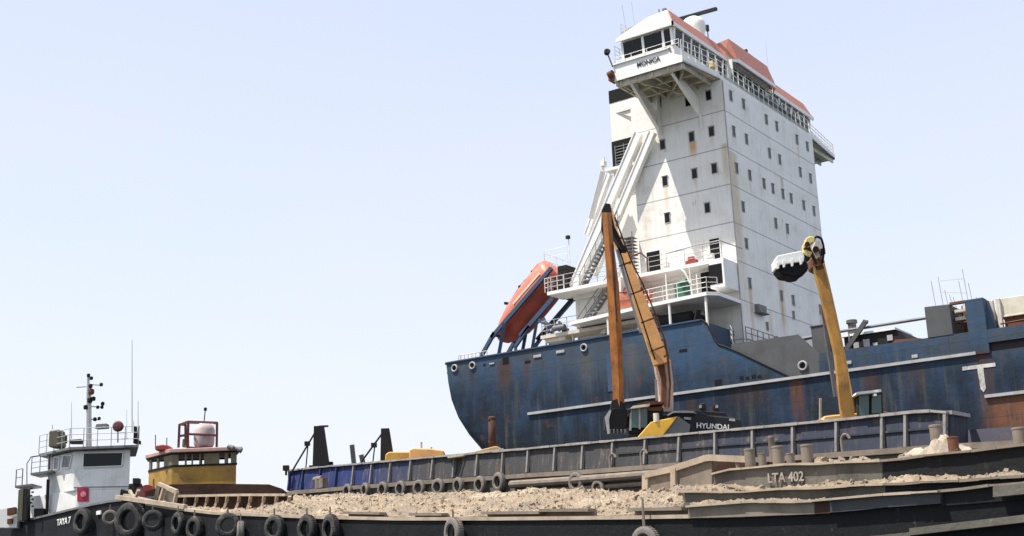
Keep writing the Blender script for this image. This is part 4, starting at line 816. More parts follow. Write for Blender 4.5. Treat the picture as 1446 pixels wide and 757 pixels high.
# ribbed coaming stub on the left
b = MB(); LW = 2.2
tl = [n1(x, y, LW) for x, y in ((247, 701), (300, 700), (350, 699), (412, 699))]; bl = [n1(x, y, LW) for x, y in ((247, 722), (300, 722), (350, 720), (412, 716))]; wall(b, tl, bl, N1, .06); rc = b.build('ribbed_coaming', M['rust_wall'], bg1)
b = MB()
for p, q in zip(tl[:-1], tl[1:]): b.bar(p - N1 * .15, q - N1 * .15, .05, .15)
b.build('coaming_rail', M['sandwood'], rc)
for x in (247, 261, 277, 292, 306, 320, 337, 353, 372, 390, 408):
    t_ = n1(x + 1, 701, LW - .25); m_ = n1(x, 709, LW - .2); b_ = n1(x - 4, 719, LW - .3); bb = MB(); bb.bar(t_, m_, .05, .06); bb.bar(m_, b_, .05, .06); bb.build('rib', M['sandwood'], rc)
b = MB(); b.bar(n1(224, 684, 1.6), n1(219, 708, 1.6), .07); b.build('frame_post', M['sandwood'], bg1)
b = MB(); b.bar(n1(224, 683, 1.0), n1(250, 694, 1.0), .07); b.bar(n1(250, 694, 1.0), n1(245, 716, 1.0), .07); b.bar(n1(232, 688, 1.0), n1(226, 708, 1.0), .07); b.bar(n1(226, 708, 1.0), n1(245, 716, 1.0), .06); b.prism([n1(233, 690, 1.2), n1(249, 697, 1.2), n1(244, 714, 1.2), n1(227, 706, 1.2)], N1 * .05); b.build('box_frame', M['sandwood'], bg1)
b = MB(); b.bar(n1(165, 702, -.4), n1(262, 716, .0), .09); b.bar(n1(176, 700, .8), n1(240, 714, .8), .08); b.bar(n1(183, 693, .5), n1(190, 706, .5), .06); b.bar(n1(196, 692, .5), n1(190, 706, .5), .06); b.build('loose_beam', M['sandwood'], bg1)
# tyres along the near barge
row = [(216, 735, .95, T1, 1.0, .25), (251.5, 739.5, 1.0, T1, 0, .3), (275, 746, 1.0, T1, .2, .3), (322, 742, 1.0, T1, .9, .25), (340, 754, 1.02, T2, -.5, .3), (388, 746, 1.0, T1, .25, .28), (434, 747, 1.03, T1, .1, .28), (467, 747, 1.05, T1, -.1, .28), (641, 753, 1.0, T2, -.15, .28), (912, 768, .92, T2, .1, .8)]
for i, (px, py, s_, me, tl_, rp) in enumerate(row):
    place = ['beside the tug bow', 'under the white box frame', 'low below the ribbed coaming', 'turned edge-on below the ribbed coaming', 'pale and facing outward below the ribbed coaming', 'left of a close pair', 'left one of the close pair', 'right one of the close pair', 'alone amidships, cut by the picture edge', 'on a long chain below the sand ridge'][i]
    put_tyre(me, n1(px, py, -.20 - abs(tl_) * .18), -N1, s_, tl_, f'tyre hanging on the near black barge, {place}', 'tyres along the near barge', 0, rope=rp)
# ---- sand
def sandbody(name, xs_, front, ridge, wf, wr, wb, drop, amp, lab, rows_=34, rocks=0, rsz=.12):
    skirt = .5 if wr > 3 else .03
    """front/ridge: image lines lying on planes wf / wr metres inboard; falls behind the ridge"""
    bb = MB(); nx = len(xs_); grid = []
    F = [n1(x, front(x), wf) for x in xs_]; Rg = [n1(x, ridge(x), wr) for x in xs_]
    for i in range(nx):
        f_, r_ = F[i], Rg[i]; col = []
        # ridge point re-based so that the row runs straight inboard
        for j in range(rows_):
            t_ = j / (rows_ - 1)
            if t_ < .7: u = t_ / .7; p = f_.lerp(r_, u); p.z = f_.z + (r_.z - f_.z) * (1 - (1 - u) ** 1.25)
            else: u = (t_ - .7) / .3; p = r_ + N1 * (wb - wr) * u; p.z = r_.z - drop * u * u
            e = min(1, j / 4, (rows_ - 1 - j) / 2 + .3) if rows_ > 8 else .6
            n_ = noise.fractal(p * .42, 1.0, 2.1, 2) * .7 - .25 + noise.fractal(p * 1.3, 1.0, 2.1, 4) * .75 + noise.fractal(p * 6, .9, 2.2, 4) * .22 * (1 + 2 * max(0, noise.noise(p * .6)))
            p.z += n_ * amp * e; p.z += noise.fractal(p * 14, .7, 2.0, 2) * .035 * e; p += N1 * noise.noise(p * 3.1 + V((9, 3, 1))) * amp * .5 * e; col.append(p)
        col.insert(0, f_ - UP * skirt + N1 * .02); grid.append(col)
    R_ = rows_ + 1
    for c in grid: bb.v += c
    for i in range(nx - 1):
        for j in range(R_ - 1): bb.f.append((i * R_ + j, (i + 1) * R_ + j, (i + 1) * R_ + j + 1, i * R_ + j + 1)); bb.m.append(0)
    rnd = random.Random(3)
    for k in range(rocks):
        i = rnd.randrange(1, nx - 1); j = rnd.randrange(2, int(rows_ * .75)); c = grid[i][j]; s_ = rsz * (.25 + 1.6 * rnd.random() ** 5)
        a_ = [V((rnd.uniform(-1, 1), rnd.uniform(-1, 1), rnd.uniform(-1, 1))).normalized() for _ in range(2)]; x_ = a_[0]; y_ = x_.cross(a_[1]).normalized(); z_ = x_.cross(y_)
        sx, sy, sz = s_ * rnd.uniform(.7, 1.3), s_ * rnd.uniform(.6, 1.1), s_ * rnd.uniform(.5, .9)
        vs = []
        for (X, Y, Z) in ((-1, -1, -1), (1, -1, -1), (1, 1, -1), (-1, 1, -1), (-1, -1, 1), (1, -1, 1), (1, 1, 1), (-1, 1, 1)): vs.append(c + x_ * X * sx * rnd.uniform(.5, 1) + y_ * Y * sy * rnd.uniform(.5, 1) + z_ * Z * sz * rnd.uniform(.5, 1))
        bb.hexa(vs)
    o_ = bb.build(name, M['sand'])
    for p in o_.data.polygons: p.use_smooth = True
    o_.data.set_sharp_from_angle(angle=math.radians(50)); return tag(o_, lab, 'sand', None, 'stuff')
def frange(a, c, n_): return [a + (c - a) * i / n_ for i in range(n_ + 1)]
RIDGE = [(236, 719), (300, 716), (360, 711), (400, 706), (425, 701), (470, 698), (560, 698), (640, 696.5), (700, 693), (750, 690), (830, 689), (880, 693), (920, 694), (950, 692), (985, 688), (1010, 682), (1032, 671), (1045, 668)]
SFR = [(236, 719.5), (300, 722), (440, 728), (560, 729), (700, 729), (880, 727), (972, 721), (1045, 716)]
def fr(x):
    y = plin(SFR, x) + math.sin(x * .09) * 1.0
    if x > 690 and x < 770: y -= 4
    if x > 900 and x < 965: y -= 7
    if 770 <= x < 840: y -= 5
    return y
sandbody('sand', frange(238, 1040, 620), fr, lambda x: plin(RIDGE, x), .35, 4.4, 7.5, 1.6, .20, 'pale sand and broken coral heaped along the near barge', 44, 4200, .048)
sandbody('sand', frange(1000, 1560, 260), lambda x: plin(TBt, x) + 2, lambda x: plin(TBt, x) - (8.5 + 2.5 * math.sin(x * .05) + 2 * math.sin(x * .021)) * (1 if x < 1250 else .8), .42, 1.02, 1.05, .05, .09, 'thin ridge of pale sand lying on the upper ledge of the foredeck tiers', 12, 160, .06)
sandbody('sand', frange(975, 1165, 110), lambda x: plin(TC, x) + 3, lambda x: plin(TC, x) - 6.5 - 1.8 * math.sin(x * .07), -.05, .30, .33, .05, .07, 'narrow spill of sand on the lower ledge of the foredeck tiers', 10, 80, .05)
# small heap and sacks on the foredeck
b = MB(); hp = n1(1322, 640, 2.6); rnd = random.Random(5)
N_ = 26
vs = []
for i in range(N_):
    for j in range(N_):
        u, v_ = (i / (N_ - 1) - .5) * 2, (j / (N_ - 1) - .5) * 2; r_ = min(1, math.hypot(u, v_)); p = hp + U1 * u * .95 + N1 * v_ * .7
        p.z = hp.z - .15 + .36 * (1 - r_ * r_) ** .9 + noise.fractal(p * 2.6, .9, 2.1, 5) * .24; vs.append(p)
b.add(vs, [(i * N_ + j, (i + 1) * N_ + j, (i + 1) * N_ + j + 1, i * N_ + j + 1) for i in range(N_ - 1) for j in range(N_ - 1)])
o = b.build('rubble_heap', paint('pale rubble', (.42, .36, .28), (.16, .12, .085), .9, .95, 3.5, bump=1.0)); tag(o, 'pale heap of dusty rubble around the bollards on the foredeck', 'rubble heap')
o = sandbody('sand', frange(1150, 1300, 90), lambda x: plin(TAt, x) + 1, lambda x: plin(TAt, x) - 6 - 3 * math.sin(x * .11), 1.45, 2.6, 3.4, .3, .14, 'gritty sand and scrap along the top of the foredeck behind the number', 12, 60, .07)
# ================================================================== excavators
def glassbox(): pass
def px_prism(mb, pts, D, t, mi=0, ext=None):
    """polygon given on an upright plane D metres ahead, given real thickness t"""
    o0 = at(pts[0][0], pts[0][1], D); P_ = [hit(x, y, o0, HF) for x, y in pts]; mb.prism(P_, (ext or HF) * t, mi); return P_
def excavator_long():
    D = 53.0; g0 = at(965, 640, D); ex = thing('excavator', 'long-reach excavator with orange boom folded in a tall narrow A, black body lettered HYUNDAI', 'excavator', g0)
    # tracks below the coaming
    for k, dd in enumerate((0, 2.3)):
        b = MB(); px_prism(b, [(905, 632), (912, 624), (1020, 616), (1028, 622), (1026, 634), (1018, 640), (915, 648), (906, 642)], D - .3 + dd, .6)
        tr = b.build('track', M['dark'], ex, bevel=.04); b = MB()
        for i in range(5): c = hit(918 + i * 24, 636 - i * 2, at(960, 630, D - .32 + dd), HF); b.tube(c, c - HF * .05, .22, n=14)
        b.build('track_roller', M['rust'], tr)
    b = MB(); px_prism(b, [(938, 622), (1000, 618), (1000, 610), (938, 612)], D + .4, 1.6); b.build('turntable', M['dark'], ex)
    # body
    b = MB(); px_prism(b, [(936, 618), (938, 586), (946, 580), (985, 578), (1000, 586), (1036, 589), (1046, 592), (1048, 603), (1038, 611), (990, 615)], D, 2.6); body = b.build('body', M['body'], ex, bevel=.06)
    b = MB(); px_prism(b, [(941, 586), (950, 580.5), (979, 580.5), (984, 584), (980, 582.8), (951, 582.8), (944, 587)], D - .05, 2.0); b.build('hood_edge', M['ltgrey'], body)
    b = MB(); px_prism(b, [(986, 586), (988, 570), (996, 568), (998, 580), (1006, 580), (1007, 570), (1014, 571), (1018, 588)], D + .9, .9); px_prism(b, [(982, 588), (984, 579), (1024, 582), (1030, 590)], D + .5, 1.6); b.build('engine_cover', M['dark'], body, bevel=.04)
    b = MB(); 
    for x, y in ((988, 576), (1011, 576)): px_prism(b, [(x, y), (x + 3, y), (x + 3, y - 4), (x, y - 4)], D + .85, .1)
    for x0, x1, y0 in ((966, 976, 592), (1030, 1038, 594)): px_prism(b, [(x0, y0), (x1, y0 + 1), (x1, y0 - 2.5), (x0, y0 - 3)], D - .03, .05)
    b.build('handrail_marker', M['ltgrey'], body)
    c = hit(1006.5, 602.4, at(990, 604, D - .015), HF); text('HYUNDAI', 'lettering', M['letter_w'], body, .30, c, hit(1027, 607, at(990, 604, D), HF) - hit(986, 604.5, at(990, 604, D), HF), UP, .006)
    # tilted yellow guard and its stub post
    b = MB(); px_prism(b, [(898, 620), (919, 596), (957, 588), (934, 618)], D - .55, .14); gd = b.build('yellow_guard', M['hood_y'], ex, bevel=.02)
    b = MB(); p = at(927, 596, D - .3); b.tube(p, p + UP * .35, .12, n=12); b.build('stub_post', M['cream'], gd)
    b = MB(); px_prism(b, [(932, 616), (958, 588), (975, 600), (972, 616)], D - .42, .1); b.build('step_guard', M['grey'], ex)
    # cab
    b = MB(); c0_ = at(903, 612, D - .4)
    px_prism(b, [(889, 613), (887, 590), (891, 577), (915, 574), (937, 575), (937, 612)], D + .1, 1.3, 0); cab = b.build('cab', M['dark'], ex, bevel=.04)
    b = MB(); px_prism(b, [(891, 604), (891, 579), (902, 577), (902, 604)], D + .06, .05); px_prism(b, [(905, 604), (905, 577), (914, 576), (914, 604)], D + .06, .05); b.build('cab_window', M['cabglass'], cab)
    b = MB(); px_prism(b, [(902, 606), (902, 577), (904.5, 577), (904.5, 606)], D + .03, .06); px_prism(b, [(888, 608), (889.5, 584), (892, 577), (891.3, 608)], D + .03, .06); b.build('cab_pillar', M['ltgrey'], cab)
    b = MB(); px_prism(b, [(889, 577), (894, 573), (918, 570), (917, 573.5), (895, 576.5)], D - .05, 1.5); b.build('cab_roof', M['cream'], cab)
    b = MB(); px_prism(b, [(897, 571), (912, 567), (937, 567), (938, 569.5), (918, 571.5)], D + .1, 1.2); px_prism(b, [(914, 575), (936, 574), (934, 580), (916, 580)], D + .3, .8); b.build('roof_guard', M['rust'], cab)
    b = MB(); p = at(927.5, 566, D + .4); b.tube(p, at(926, 536, D + .4), .055); b.build('exhaust_pipe', M['ltgrey'], ex)
    # boom: lower stick and long upper stick
    BD = D + .9
    b = MB(); px_prism(b, [(932, 582), (931, 560), (928, 536), (924, 514), (947, 508), (951, 540), (951, 582)], BD, .4); boom0 = b.build('boom_foot', M['pinkboom'], ex, bevel=.02)
    b = MB(); px_prism(b, [(924, 516), (909, 470), (896, 435), (884, 398), (870, 352), (855, 312), (853, 294), (860, 287), (866, 298), (870, 320), (886, 355), (903, 398), (919, 440), (934, 478), (947, 511)], BD + .02, .34); boom = b.build('boom', M['yellow'], ex, bevel=.02)
    b = MB(); px_prism(b, [(934, 572), (934, 536), (928, 514), (925, 500), (931, 500), (938, 514), (941, 536), (941, 572)], BD - .06, .1); b.build('boom_plate', M['rust'], boom0)
    b = MB(); px_prism(b, [(864, 302), (868, 320), (880, 345), (886, 352), (878, 352), (866, 332), (861, 306)], BD - .03, .62); b.build('tip_link', M['dark'], boom)
    b = MB(); px_prism(b, [(849, 322), (850, 296), (855, 287), (862, 288), (864, 300), (861, 340), (856, 352)], BD - .12, .14); b.build('boom_tip_plate', M['dark'], boom)
    # hoses and small lugs along the boom
    b = MB()
    pts = [at(x, y, BD - .06) for x, y in ((868, 306), (882, 344), (893, 372), (908, 402), (925, 442), (939, 480), (944, 512))]; b.path(pts, .035, 6)
    pts = [at(x, y, BD - .06) for x, y in ((938, 478), (943, 505), (946, 540), (944, 575))]; b.path(pts, .05, 6); b.build('hose', M['rust'], boom)
    rnd = random.Random(2); b = MB()
    for i in range(13):
        t_ = rnd.random(); x = 876 + t_ * 66 + rnd.uniform(-2, 6); y = 330 + t_ * 180; c = at(x, y, BD + .0); b.obox(c, HR * rnd.uniform(.02, .04), HF * .03, UP * rnd.uniform(.02, .05))
    b.build('lug', M['rust'], boom)
    b = MB(); p = at(872, 352, BD + .3); b.tube(p, at(890, 420, BD + .3), .09); b.tube(at(890, 420, BD + .3), at(905, 470, BD + .3), .06); b.build('boom_cylinder', M['galv'], boom)
    b = MB(); b.path([at(x, y, BD - .05) for x, y in ((862, 300), (874, 350), (888, 395), (903, 440), (916, 480), (925, 508))], .03, 6); b.build('hose', M['black'], boom)
    for x, y in ((880, 372), (896, 412), (911, 452), (925, 492)):
        b = MB(); b.bar(at(x - 6, y + 4, BD - .02), at(x + 13, y - 3, BD - .02), .03, .03); b.build('hose_clamp', M['rust'], boom)
    # arm
    b = MB(); rows_ = [(300, 850, 857, 863), (340, 853, 860, 866), (400, 857, 866, 873.5), (480, 861, 871, 879), (540, 864.5, 874, 881), (577, 866, 875, 882)]
    ra = [[at(xl, y, BD - .42), at(xm, y, BD - .66), at(xr, y, BD - .30), at(xm, y, BD - .10)] for y, xl, xm, xr in rows_]
    for a_, c_ in zip(ra[:-1], ra[1:]):
        for q in range(4): b.add([a_[q], a_[(q + 1) % 4], c_[(q + 1) % 4], c_[q]], [(0, 1, 2, 3)])
    b.add(ra[0], [(0, 1, 2, 3)]); b.add(ra[-1], [(0, 1, 2, 3)]); arm = b.build('arm', M['brown_y'], ex)
    b = MB(); b.tube(at(864, 345, BD - .7), at(868, 410, BD - .7), .07); b.tube(at(868, 410, BD - .7), at(871, 455, BD - .7), .045); b.build('arm_cylinder', M['rust'], arm)
    # bucket hanging with the teeth down
    b = MB(); D3 = BD - .9
    px_prism(b, [(855, 606), (854, 588), (860, 578), (868, 575), (886, 577), (887, 600), (884, 607), (862, 609)], D3, 1.0); bk = b.build('bucket', M['black'], ex, bevel=.05)
    b = MB(); px_prism(b, [(854, 589), (861, 579), (863, 580), (860, 592), (861, 612), (858, 613)], D3 - .06, .06); b.build('bucket_side_plate', M['ltgrey'], bk)
    b = MB()
    for i in range(5): x = 860 + i * 5.2; px_prism(b, [(x, 606), (x + 3, 606), (x + 1.8, 613)], D3 - .02, .08)
    b.build('tooth', M['grey'], bk)
    b = MB(); px_prism(b, [(862, 580), (864, 566), (872, 563), (882, 570), (884, 580)], D3 + .2, .5); b.build('bucket_link', M['dark'], bk)
    return ex
M['body'] = plain('charcoal body paint', (.016, .018, .020), .5, spec=.25); M['cabglass'] = plain('green tinted glass', (.05, .10, .10), .1)
M['pinkboom'] = paint('primer and bare steel', (.68, .47, .35), (.28, .10, .06), .6, .6, 1.6, streak=.7)
excavator_long()
def excavator_raised():
    D = 49.5; g0 = at(1200, 625, D); ex = thing('excavator', 'excavator with a single yellow boom raised upright and its toothed bucket curled at the top', 'excavator', g0)
    for dd in (0, 2.2):
        b = MB(); px_prism(b, [(1145, 612), (1152, 603), (1262, 594), (1270, 601), (1266, 616), (1156, 628), (1147, 622)], D - .2 + dd, .55); b.build('track', M['dark'], ex, bevel=.04)
    b = MB(); px_prism(b, [(1158, 606), (1162, 588), (1172, 586), (1210, 583), (1250, 580), (1262, 584), (1262, 598), (1250, 602)], D + .2, 2.3); b.build('body', M['orange_y'], ex, bevel=.06)
    b = MB(); px_prism(b, [(1161, 597), (1164, 588), (1190, 585), (1190, 594)], D - .1, .5); b.build('front_plate', M['cream_y'], ex, bevel=.03)
    b = MB(); px_prism(b, [(1212, 592), (1211, 558), (1217, 555), (1246, 553), (1248, 588)], D + .1, 1.4); cab = b.build('cab', M['dark'], ex, bevel=.04)
    b = MB(); px_prism(b, [(1214, 587), (1213, 559), (1227, 558), (1227, 586)], D + .06, .05); px_prism(b, [(1231, 584), (1231, 558), (1244, 557), (1245, 583)], D + .06, .05); b.build('cab_window', M['cabglass'], cab)
    b = MB(); px_prism(b, [(1209, 557), (1211, 553.5), (1225, 552), (1244, 549.5), (1244.5, 553), (1225, 555.5)], D - .05, 1.5); px_prism(b, [(1234, 559), (1238, 559), (1238, 556), (1234, 556)], D - .1, .2); b.build('cab_roof', M['letter_w'], cab)
    b = MB(); b.tube(at(1158.5, 592, D + 1.2), at(1158.5, 563, D + 1.2), .055); b.build('exhaust_pipe', M['ltgrey'], ex)
    b = MB(); BD = D + .75
    L = [(1149, 375), (1158, 410), (1167, 448), (1179.5, 500), (1184, 545), (1189.5, 592)]; R_ = [(1208, 592), (1200, 545), (1193.5, 508), (1180, 445), (1171, 405), (1163, 372)]
    px_prism(b, L + R_, BD, .3); boom = b.build('boom', M['orange_y'], ex, bevel=.02)
    for nm_, off in (('boom_flange', 0), ('boom_flange', 1)):
        S_ = L if off == 0 else R_[::-1]; b = MB()
        for (xa, ya), (xb, yb) in zip(S_[:-1], S_[1:]): b.bar(at(xa, ya, BD - .02), at(xb, yb, BD - .02), .035, .05, side=HR)
        b.build(nm_, M['cream_y'], boom)
    b = MB(); b.tube(at(1180, 560, BD + .7), at(1166, 470, BD + .7), .09); b.tube(at(1166, 470, BD + .7), at(1160, 432, BD + .7), .06); b.build('boom_cylinder', M['grey'], boom)
    for yy in (417, 492):
        b = MB(); t_ = (yy - 375) / 120; b.bar(at(1147.4 + 30 * t_, yy, BD - .03), at(1165 + 29 * t_, yy - 1, BD - .03), .03); b.build('weld_band', M['rust'], boom)
    # arm head folded over the top, seen end on
    b = MB(); px_prism(b, [(1147, 378), (1145, 366), (1148, 360), (1160, 360), (1165, 368), (1165, 378), (1156, 382)], BD - .05, .7); kn = b.build('knuckle', M['rust'], ex, bevel=.04)
    b = MB(); c = at(1154, 370, BD - .1); b.tube(c, c + HF * .8, .17, n=16); b.build('pivot_pin', M['rust'], kn)
    b = MB(); px_prism(b, [(1135, 357), (1134, 345), (1137, 343), (1138, 336), (1145, 333), (1151, 335), (1150, 342), (1146, 343), (1144, 350), (1147, 356), (1144, 364), (1139, 362)], BD - .9, .3); arm = b.build('arm', M['arm_y'], ex, bevel=.03)
    b = MB(); px_prism(b, [(1147, 352), (1152, 341), (1157, 339), (1159, 350), (1158, 362), (1151, 366)], BD - .4, .3); b.build('arm_base', M['cream'], arm)
    b = MB(); b.path([at(x, y, BD - .6) for x, y in ((1147, 338), (1154, 334), (1160, 337), (1163, 347), (1163, 360), (1161, 372))], .045, 6); b.build('hose', M['black'], arm)
    b = MB(); b.tube(at(1140, 345, BD - .95), at(1140, 345, BD - .5), .1, n=12); b.tube(at(1152, 352, BD - .6), at(1152, 352, BD), .12, n=12); b.bar(at(1141, 348, BD - .95), at(1153, 372, BD - .5), .05); b.bar(at(1136, 352, BD - .95), at(1150, 338, BD - .6), .04); b.build('pin_link', M['rust_deep'], arm)
    b = MB(); px_prism(b, [(1155, 352), (1165, 350), (1166, 358), (1157, 360)], BD - .4, .3); px_prism(b, [(1133, 360), (1146, 362), (1143, 367), (1134, 366)], BD - .9, .3); b.build('link', M['black'], arm)
    # bucket: dark bowl opening left with pale lip and teeth
    D3 = BD - 1.7; b = MB()
    px_prism(b, [(1097, 378), (1100, 370), (1136, 362), (1141, 372), (1142, 381), (1134, 386), (1131, 390), (1119, 391.5), (1115, 389.5), (1105, 388), (1101, 383)], D3 + .1, .9); bk = b.build('bucket', M['black'], ex, bevel=.05)
    b = MB(); px_prism(b, [(1095, 379), (1094, 368), (1098, 361), (1132, 354), (1136, 362), (1135, 370), (1128, 370), (1101, 374), (1097, 380)], D3 - .02, .7); b.build('bucket_lip', M['letter_w'], bk, bevel=.02)
    for x, y in ((1099, 374), (1107.5, 372), (1119, 370.5), (1131.5, 368)):
        bb = MB(); px_prism(bb, [(x - 2, y - 3), (x + 2, y - 4), (x + 1, y + 5), (x - 1, y + 5)], D3 - .1, .12); bb.build('tooth', M['letter_w'], bk)
    return ex
M['cream_y'] = paint('sunlit cream yellow', (.74, .46, .15), (.3, .13, .05), .5, .55, 2); M['arm_y'] = paint('pale yellow', (.72, .58, .20), (.25, .17, .08), .6, .55, 2)
excavator_raised()
# low yellow machine deck behind the coaming
t = thing('excavator', 'low flat yellow machine body just showing above the blue coaming', 'excavator', at(585, 670, 67))
b = MB(); px_prism(b, [(543, 668), (544, 642), (549, 638), (579, 638), (606, 641), (628, 640), (628, 662)], 67, 2.6); mbod = b.build('body', M['hood_y2'] if 'hood_y2' in M else M['yellow'], t, bevel=.05)
b = MB(); px_prism(b, [(578, 648), (578, 635), (583, 632.5), (608, 633.5), (627, 636), (627, 645)], 66.9, 2.2); b.build('engine_cover', M['yellow'], t, bevel=.05)
b = MB(); b.tube(at(595, 634, 67.5), at(595, 624, 67.5), .05); b.tube(at(609, 636, 67.5), at(609, 631, 67.5), .05); b.build('exhaust_pipe', M['ltgrey'], t)
b = MB(); px_prism(b, [(545, 690), (546, 668), (628, 660), (628, 682)], 67.1, 2.2); b.build('track', M['dark'], t)
# sandy mound plate and rusty pipe by the stern
t = thing('standing_pipe', 'rusty brown vertical pipe standing in front of the blue stern', 'pipe', at(695, 650, 62))
b = MB(); b.tube(at(695.5, 645, 62), at(694.5, 590, 62), .17, n=14); b.build('pipe', M['rust_deep'], t, smooth=True) ; b = MB(); b.lathe(at(694.5, 590, 62), UP, [(0, .08), (.12, .06), (.19, 0), (.19, -.1), (.16, -.12)], 14); b.build('pipe_cap', M['rust_deep'], t)
b = MB(); b.tube(at(695.5, 625, 62), at(695.5, 622, 62), .21, n=14); b.build('flange', M['rust_deep'], t)
t = thing('loading_ramp', 'sand-coloured steel ramp lying on the grey coaming below the stern', 'ramp', at(680, 655, 60))
b = MB(); px_prism(b, [(632, 646), (659, 640), (699, 630), (703, 630.5), (711, 635), (711, 645)], 60.5, 2.0); b.build('ramp_plate', M['tan'] if 'tan' in M else M['orange_y'], t, bevel=.03)
b = MB(); b.bar(at(632, 645.5, 60.4), at(711, 634.5, 60.4), .05); b.build('ramp_edge', M['cream'], t)
# ================================================================== white tug, left
TD = 66.0; tg = thing('tugboat', 'white wheelhouse tugboat with black hull and railed roof, partly cut by the left edge', 'tugboat', at(100, 760, TD)); tg.location.z = 0
s_ = TD / FPX
def tp_(px, py, d=0): return hit(px, py, at(107, 720, TD) + HF * d, HF)
# wheelhouse plan: front face and side face meeting at x=105
pA, pB, pC = tp_(107, 722), tp_(183, 712), tp_(38, 735, 2.6)
zb = pA.z - 1.2; ztop = tp_(104, 637).z
def up_to(p, z): return V((p.x, p.y, z))
pD = pB + HF * 3.6 - HR * 1.3; pE = pC + HF * 2.0
poly = [pA, pB, pD, pE, pC]
b = MB(); base = [up_to(p, zb) for p in poly]
pc1 = tp_(103, 640); lo_top = [up_to(p, pA.z + 1.05) for p in poly]
b.prism(base, (0, 0, pA.z + 1.05 - zb))
# upper storey, narrower towards the stern
pu = [tp_(104, 670), tp_(183, 668), tp_(183, 668) + HF * 3.2 - HR * 1.2, tp_(67, 674, 2.0) + HF * 1.6, tp_(67, 674, 2.0)]
zu = pA.z + 1.0; ft = ztop
b.prism([up_to(p, zu) for p in pu], (0, 0, ft - zu)); cabn = b.build('wheelhouse', M['tugwhite'] if 'tugwhite' in M else M['white_clean'], tg, bevel=.05)
b = MB(); ro = [pu[0] - HF * .55 - HR * .1, pu[1] - HF * .5 + HR * .55, pu[2] + HF * .3 + HR * .5, pu[3] + HF * .3 - HR * .4, pu[4] - HF * .2 - HR * .45]; b.prism([up_to(p, ft + .02) for p in ro], (0, 0, .12)); rf = b.build('wheelhouse_roof', M['grey'], tg)
def panel(px4, d, name, mat, par, t=.04, frame=None):
    bb = MB(); P_ = [tp_(x, y, d) for x, y in px4]; bb.prism(P_, HF * t); o_ = bb.build(name, M[mat], par)
    if frame:
        c = sum(P_, V((0, 0, 0))) / len(P_); b2 = MB()
        for p, q in zip(P_, P_[1:] + P_[:1]): b2.bar(p - HF * .02, q - HF * .02, .022)
        b2.build('frame', M[frame], o_)
    return o_
panel([(117, 660), (118, 640), (174, 639), (172, 658)], -.04, 'window', 'glass', cabn, .05, 'white_clean')
def sidepanel(px4, name, mat, par):
    n_ = (pu[4] - pu[0]).cross(UP).normalized(); 
    if n_.dot(HF) > 0: n_ = -n_
    o0 = pu[0] + n_ * .03; bb = MB(); P_ = [hit(x, y, o0, n_) for x, y in px4]; bb.prism(P_, n_ * -.05)
    o_ = bb.build(name, M[mat], par); b2 = MB()
    for p, q in zip(P_, P_[1:] + P_[:1]): b2.bar(p + n_ * .01, q + n_ * .01, .03)
    b2.build('frame', M['white_clean'], o_); return o_
sidepanel([(87, 661), (89.5, 643), (102, 643), (98, 661)], 'window', 'cabglass2', cabn); sidepanel([(76, 663), (77, 646), (84, 645.5), (82.5, 663)], 'window', 'cabglass2', cabn); sidepanel([(68.5, 664), (69, 643), (73, 642.5), (72.5, 664)], 'window', 'glass', cabn)
o = panel([(109, 708), (109, 689), (125, 689), (125, 708)], -.06, 'red_board', 'redboard', cabn, .05)
b = MB(); c = tp_(117.5, 698, -.09); b.tube(c, c + HF * .03, .14, n=16); b.tube(c - HF * .01, c - HF * .005, .07, n=12); b.build('emblem_disc', M['pale_red'], o)
b = MB(); b.tube(tp_(104, 688, -.02), tp_(183, 687, -.02), .02); b.build('weld_seam', M['grey'], cabn)
b = MB(); 
lw = tp_(67, 680, 1.5); b.tube(tp_(68, 677, 1.2), tp_(66, 727, 1.2), .08); b.build('side_pipe', M['dark'], cabn)
panel([(48, 730), (48, 718), (62, 718), (62, 728)], 1.0, 'opening', 'black', cabn, .5)
# roof gear
b = MB(); rr_ = [up_to(p, ft + .14) for p in ro]; rail(b, [rr_[4], rr_[0], rr_[1], rr_[2]], .95, 3, .75, .022); b.build('roof_rail', M['ltgrey'], rf)
b = MB(); p = at(124.5, 632, TD + 1.5); q = at(124.5, 530, TD + 1.5); b.tube(p, q, .13, .07, 8); b.tube(at(128.5, 632, TD + 1.5), at(128, 548, TD + 1.5), .04)
for y_ in range(552, 630, 8): b.tube(at(124, y_, TD + 1.5), at(128.5, y_ + 2, TD + 1.5), .025, n=5)
mast = b.build('mast', M['white_clean'], tg)
b = MB()
for (x, y, x2) in ((124, 546, 108), (126, 543, 142), (126, 574, 146), (126, 592, 140), (123, 575, 119)): b.tube(at(x, y, TD + 1.5), at(x2, y + 1, TD + 1.5), .025)
b.build('mast_arm', M['grey'], mast)
for (x, y, r_) in ((125, 530, .13), (129, 534, .13), (143, 543, .13), (128, 545, .15), (129, 553, .22), (132, 563, .16), (127, 565, .2), (121, 575, .17), (145, 570, .14), (144, 575, .12), (138, 575, .12), (134, 592, .14), (140, 591, .12)):
    b = MB(); c = at(x, y, TD + 1.4); r_ *= .68; b.lathe(c, UP, [(0, -r_), (r_ * .8, -r_), (r_, -r_ * .4), (r_, r_ * .6), (r_ * .5, r_), (0, r_)], 10); b.build('navigation_light', M['dark'] if y != 553 else M['maroon'], mast)
b = MB(); px_prism(b, [(134, 605), (136, 599), (150, 598), (150, 604)], TD + 1.0, .5); b.build('mast_box', M['grey'], tg)
b = MB(); px_prism(b, [(68, 631), (69, 608), (84, 606), (86, 629), (80, 632)], TD + 1.2, .9); b.build('life_raft_canister', M['olive'], tg, bevel=.06)
